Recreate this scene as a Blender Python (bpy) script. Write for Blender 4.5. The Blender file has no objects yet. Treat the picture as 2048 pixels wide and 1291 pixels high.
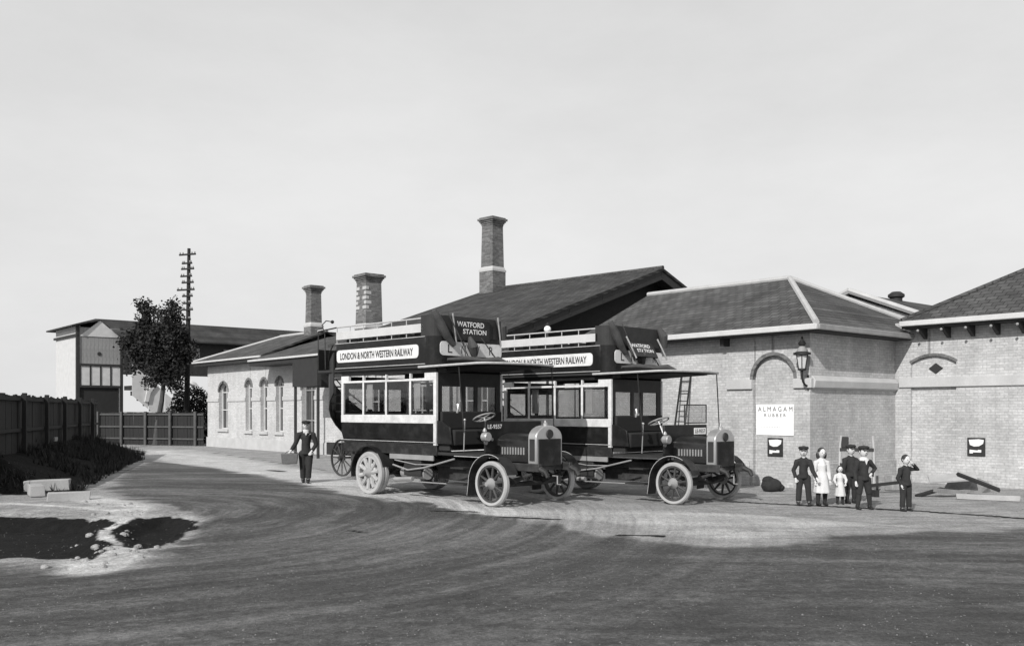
import bpy, bmesh, math, random
import numpy as np
from mathutils import Vector, Matrix
random.seed(7); rng = np.random.default_rng(7)
S = bpy.context.scene
COL = S.collection
R = math.radians

# ------------------------------------------------------------------ camera
CAMH = 1.95
cd = bpy.data.cameras.new('camera'); cam = bpy.data.objects.new('camera', cd); COL.objects.link(cam)
cam.location = (0, 0, CAMH); cam.rotation_euler = (R(90), 0, 0)
cd.sensor_width = 36; cd.lens = 36*1850/2048; cd.shift_y = (822-645.5)/2048
cd.clip_start = .1; cd.clip_end = 6000
S.camera = cam
# ------------------------------------------------------------------ light
SUN_EL = R(33); sx, sy = -.463, -.886
az = math.atan2(sx, sy)                       # clockwise from +Y
w = bpy.data.worlds.new('World'); S.world = w; w.use_nodes = True
nt = w.node_tree; nt.nodes.clear()
o_ = nt.nodes.new('ShaderNodeOutputWorld'); bg = nt.nodes.new('ShaderNodeBackground')
sky = nt.nodes.new('ShaderNodeTexSky'); sky.sky_type = 'NISHITA'; sky.sun_disc = False
sky.sun_elevation = SUN_EL; sky.sun_rotation = az
sky.air_density = 1.6; sky.dust_density = 6.0; sky.ozone_density = 0.3
bw = nt.nodes.new('ShaderNodeRGBToBW')        # the photograph is monochrome, so is its sky
# thin bright overcast veil: soft large cloud tone over the clear sky
tc = nt.nodes.new('ShaderNodeTexCoord'); mp = nt.nodes.new('ShaderNodeMapping'); mp.inputs['Scale'].default_value = (1, 1, 2.6)
nz = nt.nodes.new('ShaderNodeTexNoise'); nz.inputs['Scale'].default_value = 1.7; nz.inputs['Detail'].default_value = 9; nz.inputs['Roughness'].default_value = .62
mr = nt.nodes.new('ShaderNodeMapRange'); mr.inputs['From Min'].default_value = .3; mr.inputs['From Max'].default_value = .7
mr.inputs['To Min'].default_value = 8.1; mr.inputs['To Max'].default_value = 9.7
mx = nt.nodes.new('ShaderNodeMix'); mx.data_type = 'FLOAT'; mx.inputs[0].default_value = .82
L = nt.links
L.new(sky.outputs[0], bw.inputs[0]); L.new(tc.outputs['Generated'], mp.inputs[0]); L.new(mp.outputs[0], nz.inputs[0])
L.new(nz.outputs[0], mr.inputs[0]); L.new(bw.outputs[0], mx.inputs[2]); 
# hazy daylight is brightest towards the horizon and falls off evenly to the zenith
sz = nt.nodes.new('ShaderNodeSeparateXYZ'); L.new(tc.outputs['Generated'], sz.inputs[0])
ze = nt.nodes.new('ShaderNodeMapRange'); ze.inputs['From Min'].default_value = 0; ze.inputs['From Max'].default_value = 1; ze.inputs['To Min'].default_value = 1.06; ze.inputs['To Max'].default_value = .62; L.new(sz.outputs[2], ze.inputs[0])
mz = nt.nodes.new('ShaderNodeMath'); mz.operation = 'MULTIPLY'; L.new(mr.outputs[0], mz.inputs[0]); L.new(ze.outputs[0], mz.inputs[1]); L.new(mz.outputs[0], mx.inputs[3])
L.new(mx.outputs[0], bg.inputs[0]); bg.inputs[1].default_value = .1; L.new(bg.outputs[0], o_.inputs[0])
sl = bpy.data.lights.new('sun', 'SUN'); sl.energy = 4.2; sl.angle = R(.6); sl.color = (1, .985, .965)
so = bpy.data.objects.new('sun', sl); COL.objects.link(so)
so.rotation_euler = Vector((sx*math.cos(SUN_EL), sy*math.cos(SUN_EL), math.sin(SUN_EL))).to_track_quat('Z', 'Y').to_euler()
S.view_settings.view_transform = 'Standard'; S.view_settings.look = 'None'
S.view_settings.exposure = 0; S.view_settings.gamma = 1; S.view_settings.use_curve_mapping = False

# ------------------------------------------------------------------ materials (all neutral grey: monochrome)
def mat(name, v, rough=.8, var=.15, scale=3., fine=40., bump=0., metal=0., spec=.4, streak=None, v2=None, dust=0., dz=1.5):
    m = bpy.data.materials.new(name); m.use_nodes = True; n = m.node_tree; l = n.links
    b = n.nodes['Principled BSDF']; b.inputs['Roughness'].default_value = rough; b.inputs['Metallic'].default_value = metal
    b.inputs['Specular IOR Level'].default_value = spec
    t = n.nodes.new('ShaderNodeTexCoord'); src = t.outputs['Object']
    if streak:
        mp = n.nodes.new('ShaderNodeMapping'); mp.inputs['Scale'].default_value = streak; l.new(src, mp.inputs[0]); src = mp.outputs[0]
    a = n.nodes.new('ShaderNodeTexNoise'); a.inputs['Scale'].default_value = scale; a.inputs['Detail'].default_value = 6; l.new(src, a.inputs[0])
    f = n.nodes.new('ShaderNodeTexNoise'); f.inputs['Scale'].default_value = fine; f.inputs['Detail'].default_value = 3; l.new(src, f.inputs[0])
    mm = n.nodes.new('ShaderNodeMix'); mm.data_type = 'FLOAT'; mm.inputs[0].default_value = .4; l.new(a.outputs[0], mm.inputs[2]); l.new(f.outputs[0], mm.inputs[3])
    r = n.nodes.new('ShaderNodeMapRange'); r.inputs['From Min'].default_value = .3; r.inputs['From Max'].default_value = .7
    r.inputs['To Min'].default_value = v*(1-var) if v2 is None else v2; r.inputs['To Max'].default_value = v*(1+var); l.new(mm.outputs[0], r.inputs[0])
    colout = r.outputs[0]
    if dust:      # dried road dust and mud, thicker towards the wheels
        sp = n.nodes.new('ShaderNodeSeparateXYZ'); l.new(t.outputs['Object'], sp.inputs[0])
        hz = n.nodes.new('ShaderNodeMapRange'); hz.inputs['From Min'].default_value = 0; hz.inputs['From Max'].default_value = dz; hz.inputs['To Min'].default_value = .62; hz.inputs['To Max'].default_value = .40; l.new(sp.outputs[2], hz.inputs[0])
        dn = n.nodes.new('ShaderNodeTexNoise'); dn.inputs['Scale'].default_value = 3.2; dn.inputs['Detail'].default_value = 9; dn.inputs['Roughness'].default_value = .75; l.new(t.outputs['Object'], dn.inputs[0])
        sb = n.nodes.new('ShaderNodeMath'); sb.operation = 'SUBTRACT'; l.new(hz.outputs[0], sb.inputs[0]); l.new(dn.outputs[0], sb.inputs[1])
        dm_ = n.nodes.new('ShaderNodeMapRange'); dm_.inputs['From Min'].default_value = -.12; dm_.inputs['From Max'].default_value = .2; dm_.inputs['To Max'].default_value = dust; l.new(sb.outputs[0], dm_.inputs[0])
        dx = n.nodes.new('ShaderNodeMix'); dx.data_type = 'FLOAT'; l.new(dm_.outputs[0], dx.inputs[0]); l.new(colout, dx.inputs[2]); dx.inputs[3].default_value = .16; colout = dx.outputs[0]
        rx = n.nodes.new('ShaderNodeMix'); rx.data_type = 'FLOAT'; l.new(dm_.outputs[0], rx.inputs[0]); rx.inputs[2].default_value = rough; rx.inputs[3].default_value = .95; l.new(rx.outputs[0], b.inputs['Roughness'])
    l.new(colout, b.inputs['Base Color'])
    if bump:
        bp = n.nodes.new('ShaderNodeBump'); bp.inputs['Strength'].default_value = bump; bp.inputs['Distance'].default_value = .02
        l.new(mm.outputs[0], bp.inputs['Height']); l.new(bp.outputs[0], b.inputs['Normal'])
    m['colnode'] = r.name
    return m

def brick_mat(name, v, vm, var=.12, bw_=.225, bh=.075, bump=.5, stain=.25, slope=False, ms=.006):
    m = bpy.data.materials.new(name); m.use_nodes = True; n = m.node_tree; l = n.links
    b = n.nodes['Principled BSDF']; b.inputs['Roughness'].default_value = .9; b.inputs['Specular IOR Level'].default_value = .2
    t = n.nodes.new('ShaderNodeTexCoord'); sp = n.nodes.new('ShaderNodeSeparateXYZ'); l.new(t.outputs['Object'], sp.inputs[0])
    ad = n.nodes.new('ShaderNodeMath'); ad.operation = 'ADD'
    l.new(sp.outputs[0], ad.inputs[0]); cb = n.nodes.new('ShaderNodeCombineXYZ')
    if slope:
        ad.inputs[1].default_value = 0; ml = n.nodes.new('ShaderNodeMath'); ml.operation = 'MULTIPLY'; ml.inputs[1].default_value = 2.3
        l.new(sp.outputs[2], ml.inputs[0]); l.new(ad.outputs[0], cb.inputs[0]); l.new(ml.outputs[0], cb.inputs[1])
    else:
        l.new(sp.outputs[1], ad.inputs[1]); l.new(ad.outputs[0], cb.inputs[0]); l.new(sp.outputs[2], cb.inputs[1])
    br = n.nodes.new('ShaderNodeTexBrick'); l.new(cb.outputs[0], br.inputs[0])
    br.inputs['Scale'].default_value = 1; br.inputs['Brick Width'].default_value = bw_; br.inputs['Row Height'].default_value = bh
    br.inputs['Mortar Size'].default_value = ms; br.inputs['Mortar Smooth'].default_value = .3; br.inputs['Bias'].default_value = 0
    for k, c in (('Color1', v*(1-var)), ('Color2', v*(1+var)), ('Mortar', vm)): br.inputs[k].default_value = (c, c, c, 1)
    a = n.nodes.new('ShaderNodeTexNoise'); a.inputs['Scale'].default_value = .9; a.inputs['Detail'].default_value = 8; l.new(t.outputs['Object'], a.inputs[0])
    r = n.nodes.new('ShaderNodeMapRange'); r.inputs['From Min'].default_value = .35; r.inputs['From Max'].default_value = .65
    r.inputs['To Min'].default_value = 1-stain; r.inputs['To Max'].default_value = 1; l.new(a.outputs[0], r.inputs[0])
    mu = n.nodes.new('ShaderNodeVectorMath'); mu.operation = 'SCALE'; l.new(br.outputs[0], mu.inputs[0]); l.new(r.outputs[0], mu.inputs[3])
    f = n.nodes.new('ShaderNodeTexNoise'); f.inputs['Scale'].default_value = 14; f.inputs['Detail'].default_value = 4; l.new(t.outputs['Object'], f.inputs[0])
    r2 = n.nodes.new('ShaderNodeMapRange'); r2.inputs['From Min'].default_value = .3; r2.inputs['From Max'].default_value = .7
    r2.inputs['To Min'].default_value = .82; r2.inputs['To Max'].default_value = 1.1; l.new(f.outputs[0], r2.inputs[0])
    mu2 = n.nodes.new('ShaderNodeVectorMath'); mu2.operation = 'SCALE'; l.new(mu.outputs[0], mu2.inputs[0]); l.new(r2.outputs[0], mu2.inputs[3])
    sm = n.nodes.new('ShaderNodeMapping'); sm.inputs['Scale'].default_value = (2.6, 2.6, .22); l.new(t.outputs['Object'], sm.inputs[0])     # rain and soot runs
    sn = n.nodes.new('ShaderNodeTexNoise'); sn.inputs['Scale'].default_value = 1.3; sn.inputs['Detail'].default_value = 8; l.new(sm.outputs[0], sn.inputs[0])
    sr = n.nodes.new('ShaderNodeMapRange'); sr.inputs['From Min'].default_value = .36; sr.inputs['From Max'].default_value = .58; sr.inputs['To Min'].default_value = 1-stain*.35; sr.inputs['To Max'].default_value = 1.02; l.new(sn.outputs[0], sr.inputs[0])
    mu3 = n.nodes.new('ShaderNodeVectorMath'); mu3.operation = 'SCALE'; l.new(mu2.outputs[0], mu3.inputs[0]); l.new(sr.outputs[0], mu3.inputs[3])
    l.new(mu3.outputs[0], b.inputs['Base Color'])
    bp = n.nodes.new('ShaderNodeBump'); bp.inputs['Strength'].default_value = bump; bp.inputs['Distance'].default_value = .008; bp.invert = True
    l.new(br.outputs['Fac'], bp.inputs['Height']); l.new(bp.outputs[0], b.inputs['Normal'])
    return m

M = {}
M['brick'] = brick_mat('pale stock brick', .50, .41, var=.11, stain=.2, ms=.008)
M['brick_d'] = brick_mat('dark brick', .17, .24, var=.3)
M['brick_c'] = brick_mat('chimney brick', .17, .2, var=.3)
M['slate'] = brick_mat('roof slate', .10, .05, var=.22, bw_=.3, bh=.24, bump=1., stain=.35, slope=True, ms=.018)
M['slate_d'] = brick_mat('dark roof slate', .07, .035, var=.25, bw_=.3, bh=.24, bump=1., stain=.4, slope=True, ms=.018)
M['stone'] = mat('dressed stone', .44, .85, .15, 2, 30, .2)
M['lead'] = mat('pale ridge lead', .4, .7, .15, 3, 30, .1)
M['white'] = mat('cream coach paint', .66, .45, .10, 3, 30, 0, spec=.35, dust=.5, dz=3.2)
M['board'] = mat('tarred rail timber', .07, .85, .35, 3, 40, .4)
M['offwhite'] = mat('weathered white paint', .5, .7, .12, 3, 30, .05)
M['black'] = mat('black coach paint', .012, .3, .3, 2, 25, 0, spec=.22, dust=.14, dz=1.8)
M['blackm'] = mat('dull black iron', .012, .6, .35, 6, 60, .2, dust=.35, dz=1.2)
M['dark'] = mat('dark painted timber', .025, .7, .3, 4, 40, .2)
M['felt_shade'] = mat('dark felt and painted shade', .02, .9, .2, 4, 40)  # canopy felt; also painted shade on the hall gable and tower opening
M['rubber'] = mat('grey dusty solid rubber', .36, .85, .12, 6, 60, .2)
M['wheelp'] = mat('pale wheel paint', .42, .6, .2, 8, 50, .1, dust=.6, dz=1.2)
M['wheeld'] = mat('dark wheel paint', .05, .5, .35, 8, 50, .1)
M['metal'] = mat('polished nickel radiator shell', .45, .35, .1, 6, 60, .05, metal=.6)
M['grille'] = mat('radiator core', .015, .6, .3, 30, 200, .5)
M['canvas'] = mat('dusty canvas cover', .06, .9, .35, 5, 60, .6)
M['greyp'] = mat('grey paint', .25, .6, .2, 4, 40, .1)
M['wood'] = mat('weathered timber', .20, .85, .35, 3, 40, .5, streak=(1, 1, .15))
M['woodd'] = mat('dark creosoted timber', .018, .85, .4, 3, 40, .5, streak=(1, 1, .15))
M['woodl'] = mat('sawn pale timber', .34, .8, .2, 3, 40, .3)
M['paper'] = mat('poster paper', .82, .8, .03, 2, 30)
M['ink'] = mat('printed ink', .05, .8, .2, 10, 60)
M['inkw'] = mat('white lettering paint', .75, .5, .05, 5, 40)
M['foliage'] = mat('dark leaves', .03, .8, .5, 1.2, 9, 0, spec=.15)
M['weed'] = mat('dark weeds', .02, .8, .5, 1.2, 9, 0)
M['bark'] = mat('bark', .06, .9, .35, 4, 30, .6)
M['skin'] = mat('skin', .55, .6, .08, 8, 60)
M['hair'] = mat('dark hair', .03, .6, .3, 20, 90, .3)
M['cloth_d'] = mat('dark wool', .025, .95, .3, 12, 120, .4)
M['cloth_m'] = mat('brown wool', .045, .95, .3, 12, 120, .4)
M['cloth_w'] = mat('white cotton', .56, .9, .1, 10, 80, .4)
M['leather'] = mat('black boot leather', .02, .4, .3, 20, 90, .1)
M['wicker'] = mat('wicker', .12, .8, .4, 40, 90, .8)
M['stonep'] = mat('pale rubble', .27, .9, .35, 6, 50, .8)
M['upholst'] = mat('dark seat cloth', .018, .9, .2, 8, 80, .2)
M['curtain'] = mat('pale blind', .5, .9, .15, 3, 30, .2)
g = bpy.data.materials.new('window glass'); g.use_nodes = True; n_ = g.node_tree
for x in list(n_.nodes):
    if x.type != 'OUTPUT_MATERIAL': n_.nodes.remove(x)
tr = n_.nodes.new('ShaderNodeBsdfTransparent'); tr.inputs[0].default_value = (.82, .82, .82, 1)
gl = n_.nodes.new('ShaderNodeBsdfGlossy'); gl.inputs['Roughness'].default_value = .06
lw = n_.nodes.new('ShaderNodeLayerWeight'); lw.inputs[0].default_value = .5
fr = n_.nodes.new('ShaderNodeMath'); fr.operation = 'POWER'; fr.inputs[1].default_value = 4.0; n_.links.new(lw.outputs['Facing'], fr.inputs[0])
fr2 = n_.nodes.new('ShaderNodeMath'); fr2.operation = 'MULTIPLY_ADD'; fr2.inputs[1].default_value = .9; fr2.inputs[2].default_value = .05; n_.links.new(fr.outputs[0], fr2.inputs[0]); fr = fr2
wv = n_.nodes.new('ShaderNodeTexNoise'); wv.inputs['Scale'].default_value = 2.5; bpn = n_.nodes.new('ShaderNodeBump'); bpn.inputs['Strength'].default_value = .15; bpn.inputs['Distance'].default_value = .05
n_.links.new(wv.outputs[0], bpn.inputs['Height']); n_.links.new(bpn.outputs[0], gl.inputs['Normal'])
ms = n_.nodes.new('ShaderNodeMixShader'); ou = [x for x in n_.nodes if x.type == 'OUTPUT_MATERIAL'][0]
n_.links.new(fr.outputs[0], ms.inputs[0]); n_.links.new(tr.outputs[0], ms.inputs[1]); n_.links.new(gl.outputs[0], ms.inputs[2]); n_.links.new(ms.outputs[0], ou.inputs[0])
M['glass'] = g
M['pane'] = mat('dark building glass', .05, .08, .3, 2, 20, 0, spec=.6)

# ------------------------------------------------------------------ mesh helpers
class MB:
    def __init__(s): s.v = []; s.f = []
    def add(s, vs, fs):
        k = len(s.v); s.v += [tuple(v) for v in vs]; s.f += [tuple(i+k for i in f) for f in fs]; return s
    def box(s, x0, x1, y0, y1, z0, z1):
        return s.add([(x, y, z) for z in (z0, z1) for x, y in ((x0, y0), (x1, y0), (x1, y1), (x0, y1))],
              [(3, 2, 1, 0), (4, 5, 6, 7), (0, 1, 5, 4), (1, 2, 6, 5), (2, 3, 7, 6), (3, 0, 4, 7)])
    def obox(s, c, dims, eul=(0, 0, 0), jit=0):
        from mathutils import Euler
        m = Euler(eul).to_matrix(); a, b, d = [q/2 for q in dims]; c = Vector(c)
        vs = [c+m@Vector((x*a*(1+random.uniform(-jit, jit)), y*b*(1+random.uniform(-jit, jit)), z*d*(1+random.uniform(-jit, jit)))) for z in (-1, 1) for x, y in ((-1, -1), (1, -1), (1, 1), (-1, 1))]
        return s.add(vs, [(3, 2, 1, 0), (4, 5, 6, 7), (0, 1, 5, 4), (1, 2, 6, 5), (2, 3, 7, 6), (3, 0, 4, 7)])
    def prism(s, poly, axis, d0, d1):
        """poly 2-D, extruded along axis: 'y' -> (x,z); 'x' -> (y,z); 'z' -> (x,y)"""
        def P(p, d): return {'y': (p[0], d, p[1]), 'x': (d, p[0], p[1]), 'z': (p[0], p[1], d)}[axis]
        n = len(poly); vs = [P(p, d0) for p in poly]+[P(p, d1) for p in poly]
        return s.add(vs, [tuple(range(n))[::-1], tuple(range(n, 2*n))]+[(i, (i+1) % n, n+(i+1) % n, n+i) for i in range(n)])
    def slab(s, pts, t):
        n = len(pts); pts = [Vector(p) for p in pts]; vs = pts+[p-Vector((0, 0, t)) for p in pts]
        return s.add(vs, [tuple(range(n)), tuple(range(n, 2*n))[::-1]]+[(i, n+i, n+(i+1) % n, (i+1) % n) for i in range(n)])
    def tube(s, pts, rad, n=8, closed=False, flat=1.):
        pts = [Vector(p) for p in pts]; m = len(pts)
        if not hasattr(rad, '__len__'): rad = [rad]*m
        vs = []; prev = None
        for i, p in enumerate(pts):
            if closed: d = pts[(i+1) % m]-pts[i-1]
            else: d = pts[min(i+1, m-1)]-pts[max(i-1, 0)]
            d.normalize()
            if prev is None:
                u = d.cross(Vector((0, 0, 1)));
                if u.length < .05: u = d.cross(Vector((1, 0, 0)))
            else: u = prev-d*prev.dot(d)
            u.normalize(); prev = u; w_ = d.cross(u)
            vs += [p+(u*math.cos(2*math.pi*k/n)+w_*math.sin(2*math.pi*k/n)*flat)*rad[i] for k in range(n)]
        fs = []
        for i in range(m if closed else m-1):
            a = i*n; b = ((i+1) % m)*n
            fs += [(a+k, a+(k+1) % n, b+(k+1) % n, b+k) for k in range(n)]
        if not closed: fs += [tuple(range(n))[::-1], tuple(range((m-1)*n, m*n))]
        return s.add(vs, fs)
    def lathe(s, prof, c=(0, 0, 0), axis='z', n=24, closed=False):
        """prof: list of (r, h)"""
        vs = []; c = Vector(c)
        for k in range(n):
            a = 2*math.pi*k/n
            for r, h in prof:
                q = {'z': (r*math.cos(a), r*math.sin(a), h), 'y': (r*math.cos(a), h, r*math.sin(a)), 'x': (h, r*math.cos(a), r*math.sin(a))}[axis]
                vs.append(c+Vector(q))
        m = len(prof); fs = []
        for k in range(n):
            a = k*m; b = ((k+1) % n)*m
            for i in range(m if closed else m-1):
                j = (i+1) % m
                fs.append((a+i, b+i, b+j, a+j))
        if not closed:
            for i in (0, m-1):
                if prof[i][0] > 1e-4: fs.append(tuple(k*m+i for k in range(n)))
        return s.add(vs, fs)
    def ball(s, c, r, n=12, sc=(1, 1, 1)):
        prof = [(max(r*math.sin(math.pi*i/n), 0), -r*math.cos(math.pi*i/n)) for i in range(n+1)]
        k = len(s.v); s.lathe(prof, (0, 0, 0), 'z', n+4)
        for i in range(k, len(s.v)): x, y, z = s.v[i]; s.v[i] = (c[0]+x*sc[0], c[1]+y*sc[1], c[2]+z*sc[2])
        return s
    def build(s, name, m, parent=None, smooth=30, bevel=0):
        me = bpy.data.meshes.new(name); me.from_pydata(s.v, [], s.f)
        bm = bmesh.new(); bm.from_mesh(me); bmesh.ops.remove_doubles(bm, verts=bm.verts, dist=1e-5)
        bmesh.ops.recalc_face_normals(bm, faces=bm.faces); bm.to_mesh(me); bm.free()
        me.materials.append(M[m] if isinstance(m, str) else m)
        o = bpy.data.objects.new(name, me); COL.objects.link(o)
        if smooth: me.shade_smooth(); me.set_sharp_from_angle(angle=R(smooth))
        if bevel:
            b = o.modifiers.new('bevel', 'BEVEL'); b.width = bevel; b.segments = 2; b.limit_method = 'ANGLE'; b.angle_limit = R(40)
        if parent: o.parent = parent
        return o
def tag(o, label=None, cat=None, group=None, kind=None):
    if label: o['label'] = label
    if cat: o['category'] = cat
    if group: o['group'] = group
    if kind: o['kind'] = kind
    return o
def empty(name, loc, rz, label, cat, group=None):
    e = bpy.data.objects.new(name, None); COL.objects.link(e); e.location = loc; e.rotation_euler = (0, 0, rz); e.empty_display_size = .2
    return tag(e, label, cat, group)
def B(x0, x1, y0, y1, z0, z1): return MB().box(x0, x1, y0, y1, z0, z1)
def kids(o): return [c for c in bpy.data.objects if c.parent == o]
def copy_tree(o, parent=None):
    ch = kids(o); c = o.copy(); COL.objects.link(c); c.parent = parent
    for k in ch: copy_tree(k, c)
    return c
_tc = {}
def text(s_, width, height, name, m, parent, origin, ux, uz, bold=.0, depth=.004):
    """flat lettering fitted in width x height, lower-left at origin, along ux, up uz"""
    cu = bpy.data.curves.new('t', 'FONT'); cu.body = s_; cu.extrude = 0; cu.offset = bold; cu.resolution_u = 3
    to = bpy.data.objects.new('t', cu); COL.objects.link(to)
    dg = bpy.context.evaluated_depsgraph_get(); me = bpy.data.meshes.new_from_object(to.evaluated_get(dg))
    bpy.data.objects.remove(to); bpy.data.curves.remove(cu)
    vs = np.array([v.co[:] for v in me.vertices]); lo = vs.min(0); hi = vs.max(0)
    sc = (width/(hi[0]-lo[0]), height/(hi[1]-lo[1])); O = Vector(origin); ux = Vector(ux); uz = Vector(uz); nn = ux.cross(uz)
    pts = [O+ux*((v[0]-lo[0])*sc[0])+uz*((v[1]-lo[1])*sc[1])+nn*depth for v in vs]
    fs = [tuple(p.vertices) for p in me.polygons]
    bpy.data.meshes.remove(me)
    mb = MB().add(pts, fs); o = mb.build(name, m, parent, smooth=0)
    return o

# ------------------------------------------------------------------ ground
def gp(px, py, z=0.):
    Y = 1850*(CAMH-z)/(py-822); return ((px-1024)/1850*Y, Y)
def sstep(a, b, x): t = np.clip((x-a)/(b-a), 0, 1); return t*t*(3-2*t)
def vnoise(x, y, seed, sc):
    x = np.asarray(x)*sc; y = np.asarray(y)*sc
    xi = np.floor(x).astype(np.int64); yi = np.floor(y).astype(np.int64); fx = x-xi; fy = y-yi
    fx = fx*fx*(3-2*fx); fy = fy*fy*(3-2*fy)
    def h(i, j):
        k = (i*374761393+j*668265263+seed*1442695041) & 0xffffffff
        k = ((k ^ (k >> 13))*1274126177) & 0xffffffff
        return ((k ^ (k >> 16)) & 0xffff)/65535.
    return (h(xi, yi)*(1-fx)+h(xi+1, yi)*fx)*(1-fy)+(h(xi, yi+1)*(1-fx)+h(xi+1, yi+1)*fx)*fy
def fbm(x, y, seed, sc, o=4):
    r = 0; a = .5; t = 0
    for k in range(o): r = r+a*vnoise(x, y, seed+k, sc); t += a; a *= .5; sc *= 2.07
    return r/t
def sdist(poly, X, Y):
    """signed distance, positive inside"""
    P = np.array(poly); n = len(P); d = np.full(X.shape, 1e9); ins = np.zeros(X.shape, bool)
    for i in range(n):
        a = P[i]; b = P[(i+1) % n]; e = b-a; t = np.clip(((X-a[0])*e[0]+(Y-a[1])*e[1])/(e@e), 0, 1)
        d = np.minimum(d, np.hypot(X-a[0]-t*e[0], Y-a[1]-t*e[1]))
        c = ((a[1] > Y) != (b[1] > Y)) & (X < (b[0]-a[0])*(Y-a[1])/(b[1]-a[1]+1e-12)+a[0]); ins ^= c
    return np.where(ins, d, -d)
def ldist(line, X, Y):
    P = np.array(line); d = np.full(X.shape, 1e9)
    for i in range(len(P)-1):
        a = P[i]; b = P[i+1]; e = b-a; t = np.clip(((X-a[0])*e[0]+(Y-a[1])*e[1])/(e@e), 0, 1)
        d = np.minimum(d, np.hypot(X-a[0]-t*e[0], Y-a[1]-t*e[1]))
    return d
PIT1 = [gp(-200, 1038), gp(60, 1036), gp(170, 1040), gp(222, 1047), gp(186, 1066), gp(182, 1078), gp(225, 1088), gp(205, 1104), gp(170, 1116), gp(60, 1114), gp(-300, 1113)]
PIT2 = [gp(233, 1066), gp(275, 1042), gp(320, 1035), gp(374, 1041), gp(352, 1072), gp(330, 1088), gp(290, 1099), gp(262, 1096), gp(256, 1080)]
MOUND = [(-30, 21.6), gp(62, 988), gp(150, 985), gp(205, 955), gp(285, 915), gp(282, 902), gp(215, 888), (-20, 48), (-45, 50), (-45, 25)]
ROAD = [gp(-900, 1125), gp(-200, 1126), gp(120, 1128), gp(165, 1150), gp(225, 1145), gp(300, 1112), gp(372, 1075), gp(392, 1040), gp(330, 1018), gp(270, 1000), gp(200, 985), gp(235, 950), gp(300, 912),
        gp(400, 930), gp(520, 948), gp(640, 972), gp(700, 988), gp(860, 1006), gp(960, 1026), gp(1060, 1040), gp(1160, 1060), gp(1300, 1080), gp(1480, 1090), gp(1640, 1076),
        gp(1800, 1062), gp(2000, 1048), gp(2200, 1040), gp(2600, 1030), gp(3400, 1400), gp(2400, 2200), gp(-400, 2200)]
def smin_in(s, a, b): return sstep(a, b, s)
def ground(X, Y):
    q = X*.702+Y*.712
    Z = -.1*sstep(15.4, 16.8, q)
    wob = (fbm(X, Y, 3, 1.3)-.5)*.7
    d1 = sdist(PIT1, X, Y)+wob*.6; d2 = sdist(PIT2, X, Y)+wob*.5; dm = sdist(MOUND, X, Y)
    pit = np.maximum(sstep(-.1, .3, d1)*.22, sstep(-.1, .3, d2)*.2)
    rim = (np.exp(-((d1+.55)/.3)**2)+np.exp(-((d2+.55)/.3)**2))*.03
    mound = sstep(-.2, 3.2, dm)*(.75+.7*fbm(X, Y, 9, .25))
    near = np.exp(-((X+5)/16)**2-((Y-18)/14)**2)
    Z = Z-pit+rim+mound+(fbm(X, Y, 11, .7)-.5)*.05*near+(fbm(X, Y, 12, 5.)-.5)*.035*near*(1+2*sstep(-1.2, 0, np.maximum(d1, d2))*(1-sstep(0, .3, np.maximum(d1, d2))))
    return Z, d1, d2, dm, wob
def gz(x, y): return float(ground(np.array([float(x)]), np.array([float(y)]))[0][0])
def axis(a, b, st, lo, hi):
    c = list(np.arange(a, b+1e-6, st)); s_ = st; l_ = [a]
    while l_[-1] > lo: s_ *= 1.18; l_.append(l_[-1]-s_)
    s_ = st; h_ = [b]
    while h_[-1] < hi: s_ *= 1.18; h_.append(h_[-1]+s_)
    return np.array(l_[::-1][:-1]+c+h_[1:])
gx = axis(-16, 14, .11, -2500, 2500); gy = axis(6, 32, .11, -300, 4500)
X, Y = np.meshgrid(gx, gy); Z, d1, d2, dm, wob = ground(X, Y)
dr = sdist(ROAD, X, Y)+wob*.8
# ruts follow the sweep of the yard: arcs about the corner on the left, long lines elsewhere
rr = np.hypot(X+8.5, Y-17.5)+.5*fbm(X, Y, 21, .3); ang = np.arctan2(Y-17.5, X+8.5)
arc = fbm(rr*3.2, ang*2.0, 31, 1.0, 3)
ln = fbm((X*.55+Y*.83)*.35, (X*-.83+Y*.55)*0+Y*2.6+X*.35, 41, 1.0, 4)
wl = sstep(17, 8, rr); rut = arc*wl+ln*(1-wl)
big = fbm(X, Y*1.6, 51, .35, 4)
road = sstep(-.25, .35, dr+(rut-.5)*.9)*np.clip(.88+.28*(rut-.5)*2+.35*(big-.5), .3, 1.15)
pale = np.zeros_like(X)
pl = [gp(-100, 1003), gp(62, 1009), gp(150, 1014), gp(225, 1021)]
pale = np.maximum(pale, sstep(.25, .05, ldist(pl, X, Y)))
rub = [gp(170, 995), gp(225, 1005), gp(250, 1025), gp(235, 1045), gp(205, 1065), gp(200, 1078), gp(245, 1092), gp(225, 1112), gp(190, 1135)]
pale = np.maximum(pale, sstep(.75, .2, ldist(rub, X, Y)+wob*.6)*(.4+fbm(X, Y, 61, 3.)))
pale = np.maximum(pale, .8*sstep(1.0, .2, ldist([gp(330, 1110), gp(392, 1075), gp(420, 1035)], X, Y)+wob)*fbm(X, Y, 63, 2.))
strip = [gp(285, 898), gp(400, 913), gp(520, 936), gp(640, 956), gp(760, 985), gp(900, 1012), gp(1000, 1024)]
pale = np.maximum(pale, .9*sstep(1.6, .5, ldist(strip, X, Y)*22/np.maximum(Y, 10)+wob*.5))
pale = np.maximum(pale, .8*sstep(-.3, .6, sdist([gp(1000, 1026), gp(1200, 1046), gp(1350, 1075), gp(1500, 1082), gp(1700, 1060), gp(1850, 1042), gp(1600, 1024), gp(1300, 1020), gp(1100, 1014)], X, Y)+wob)*(.6+.8*(ln-.3)))
pale *= 1-sstep(0, .2, dr)*.9*(X > -5)
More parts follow.
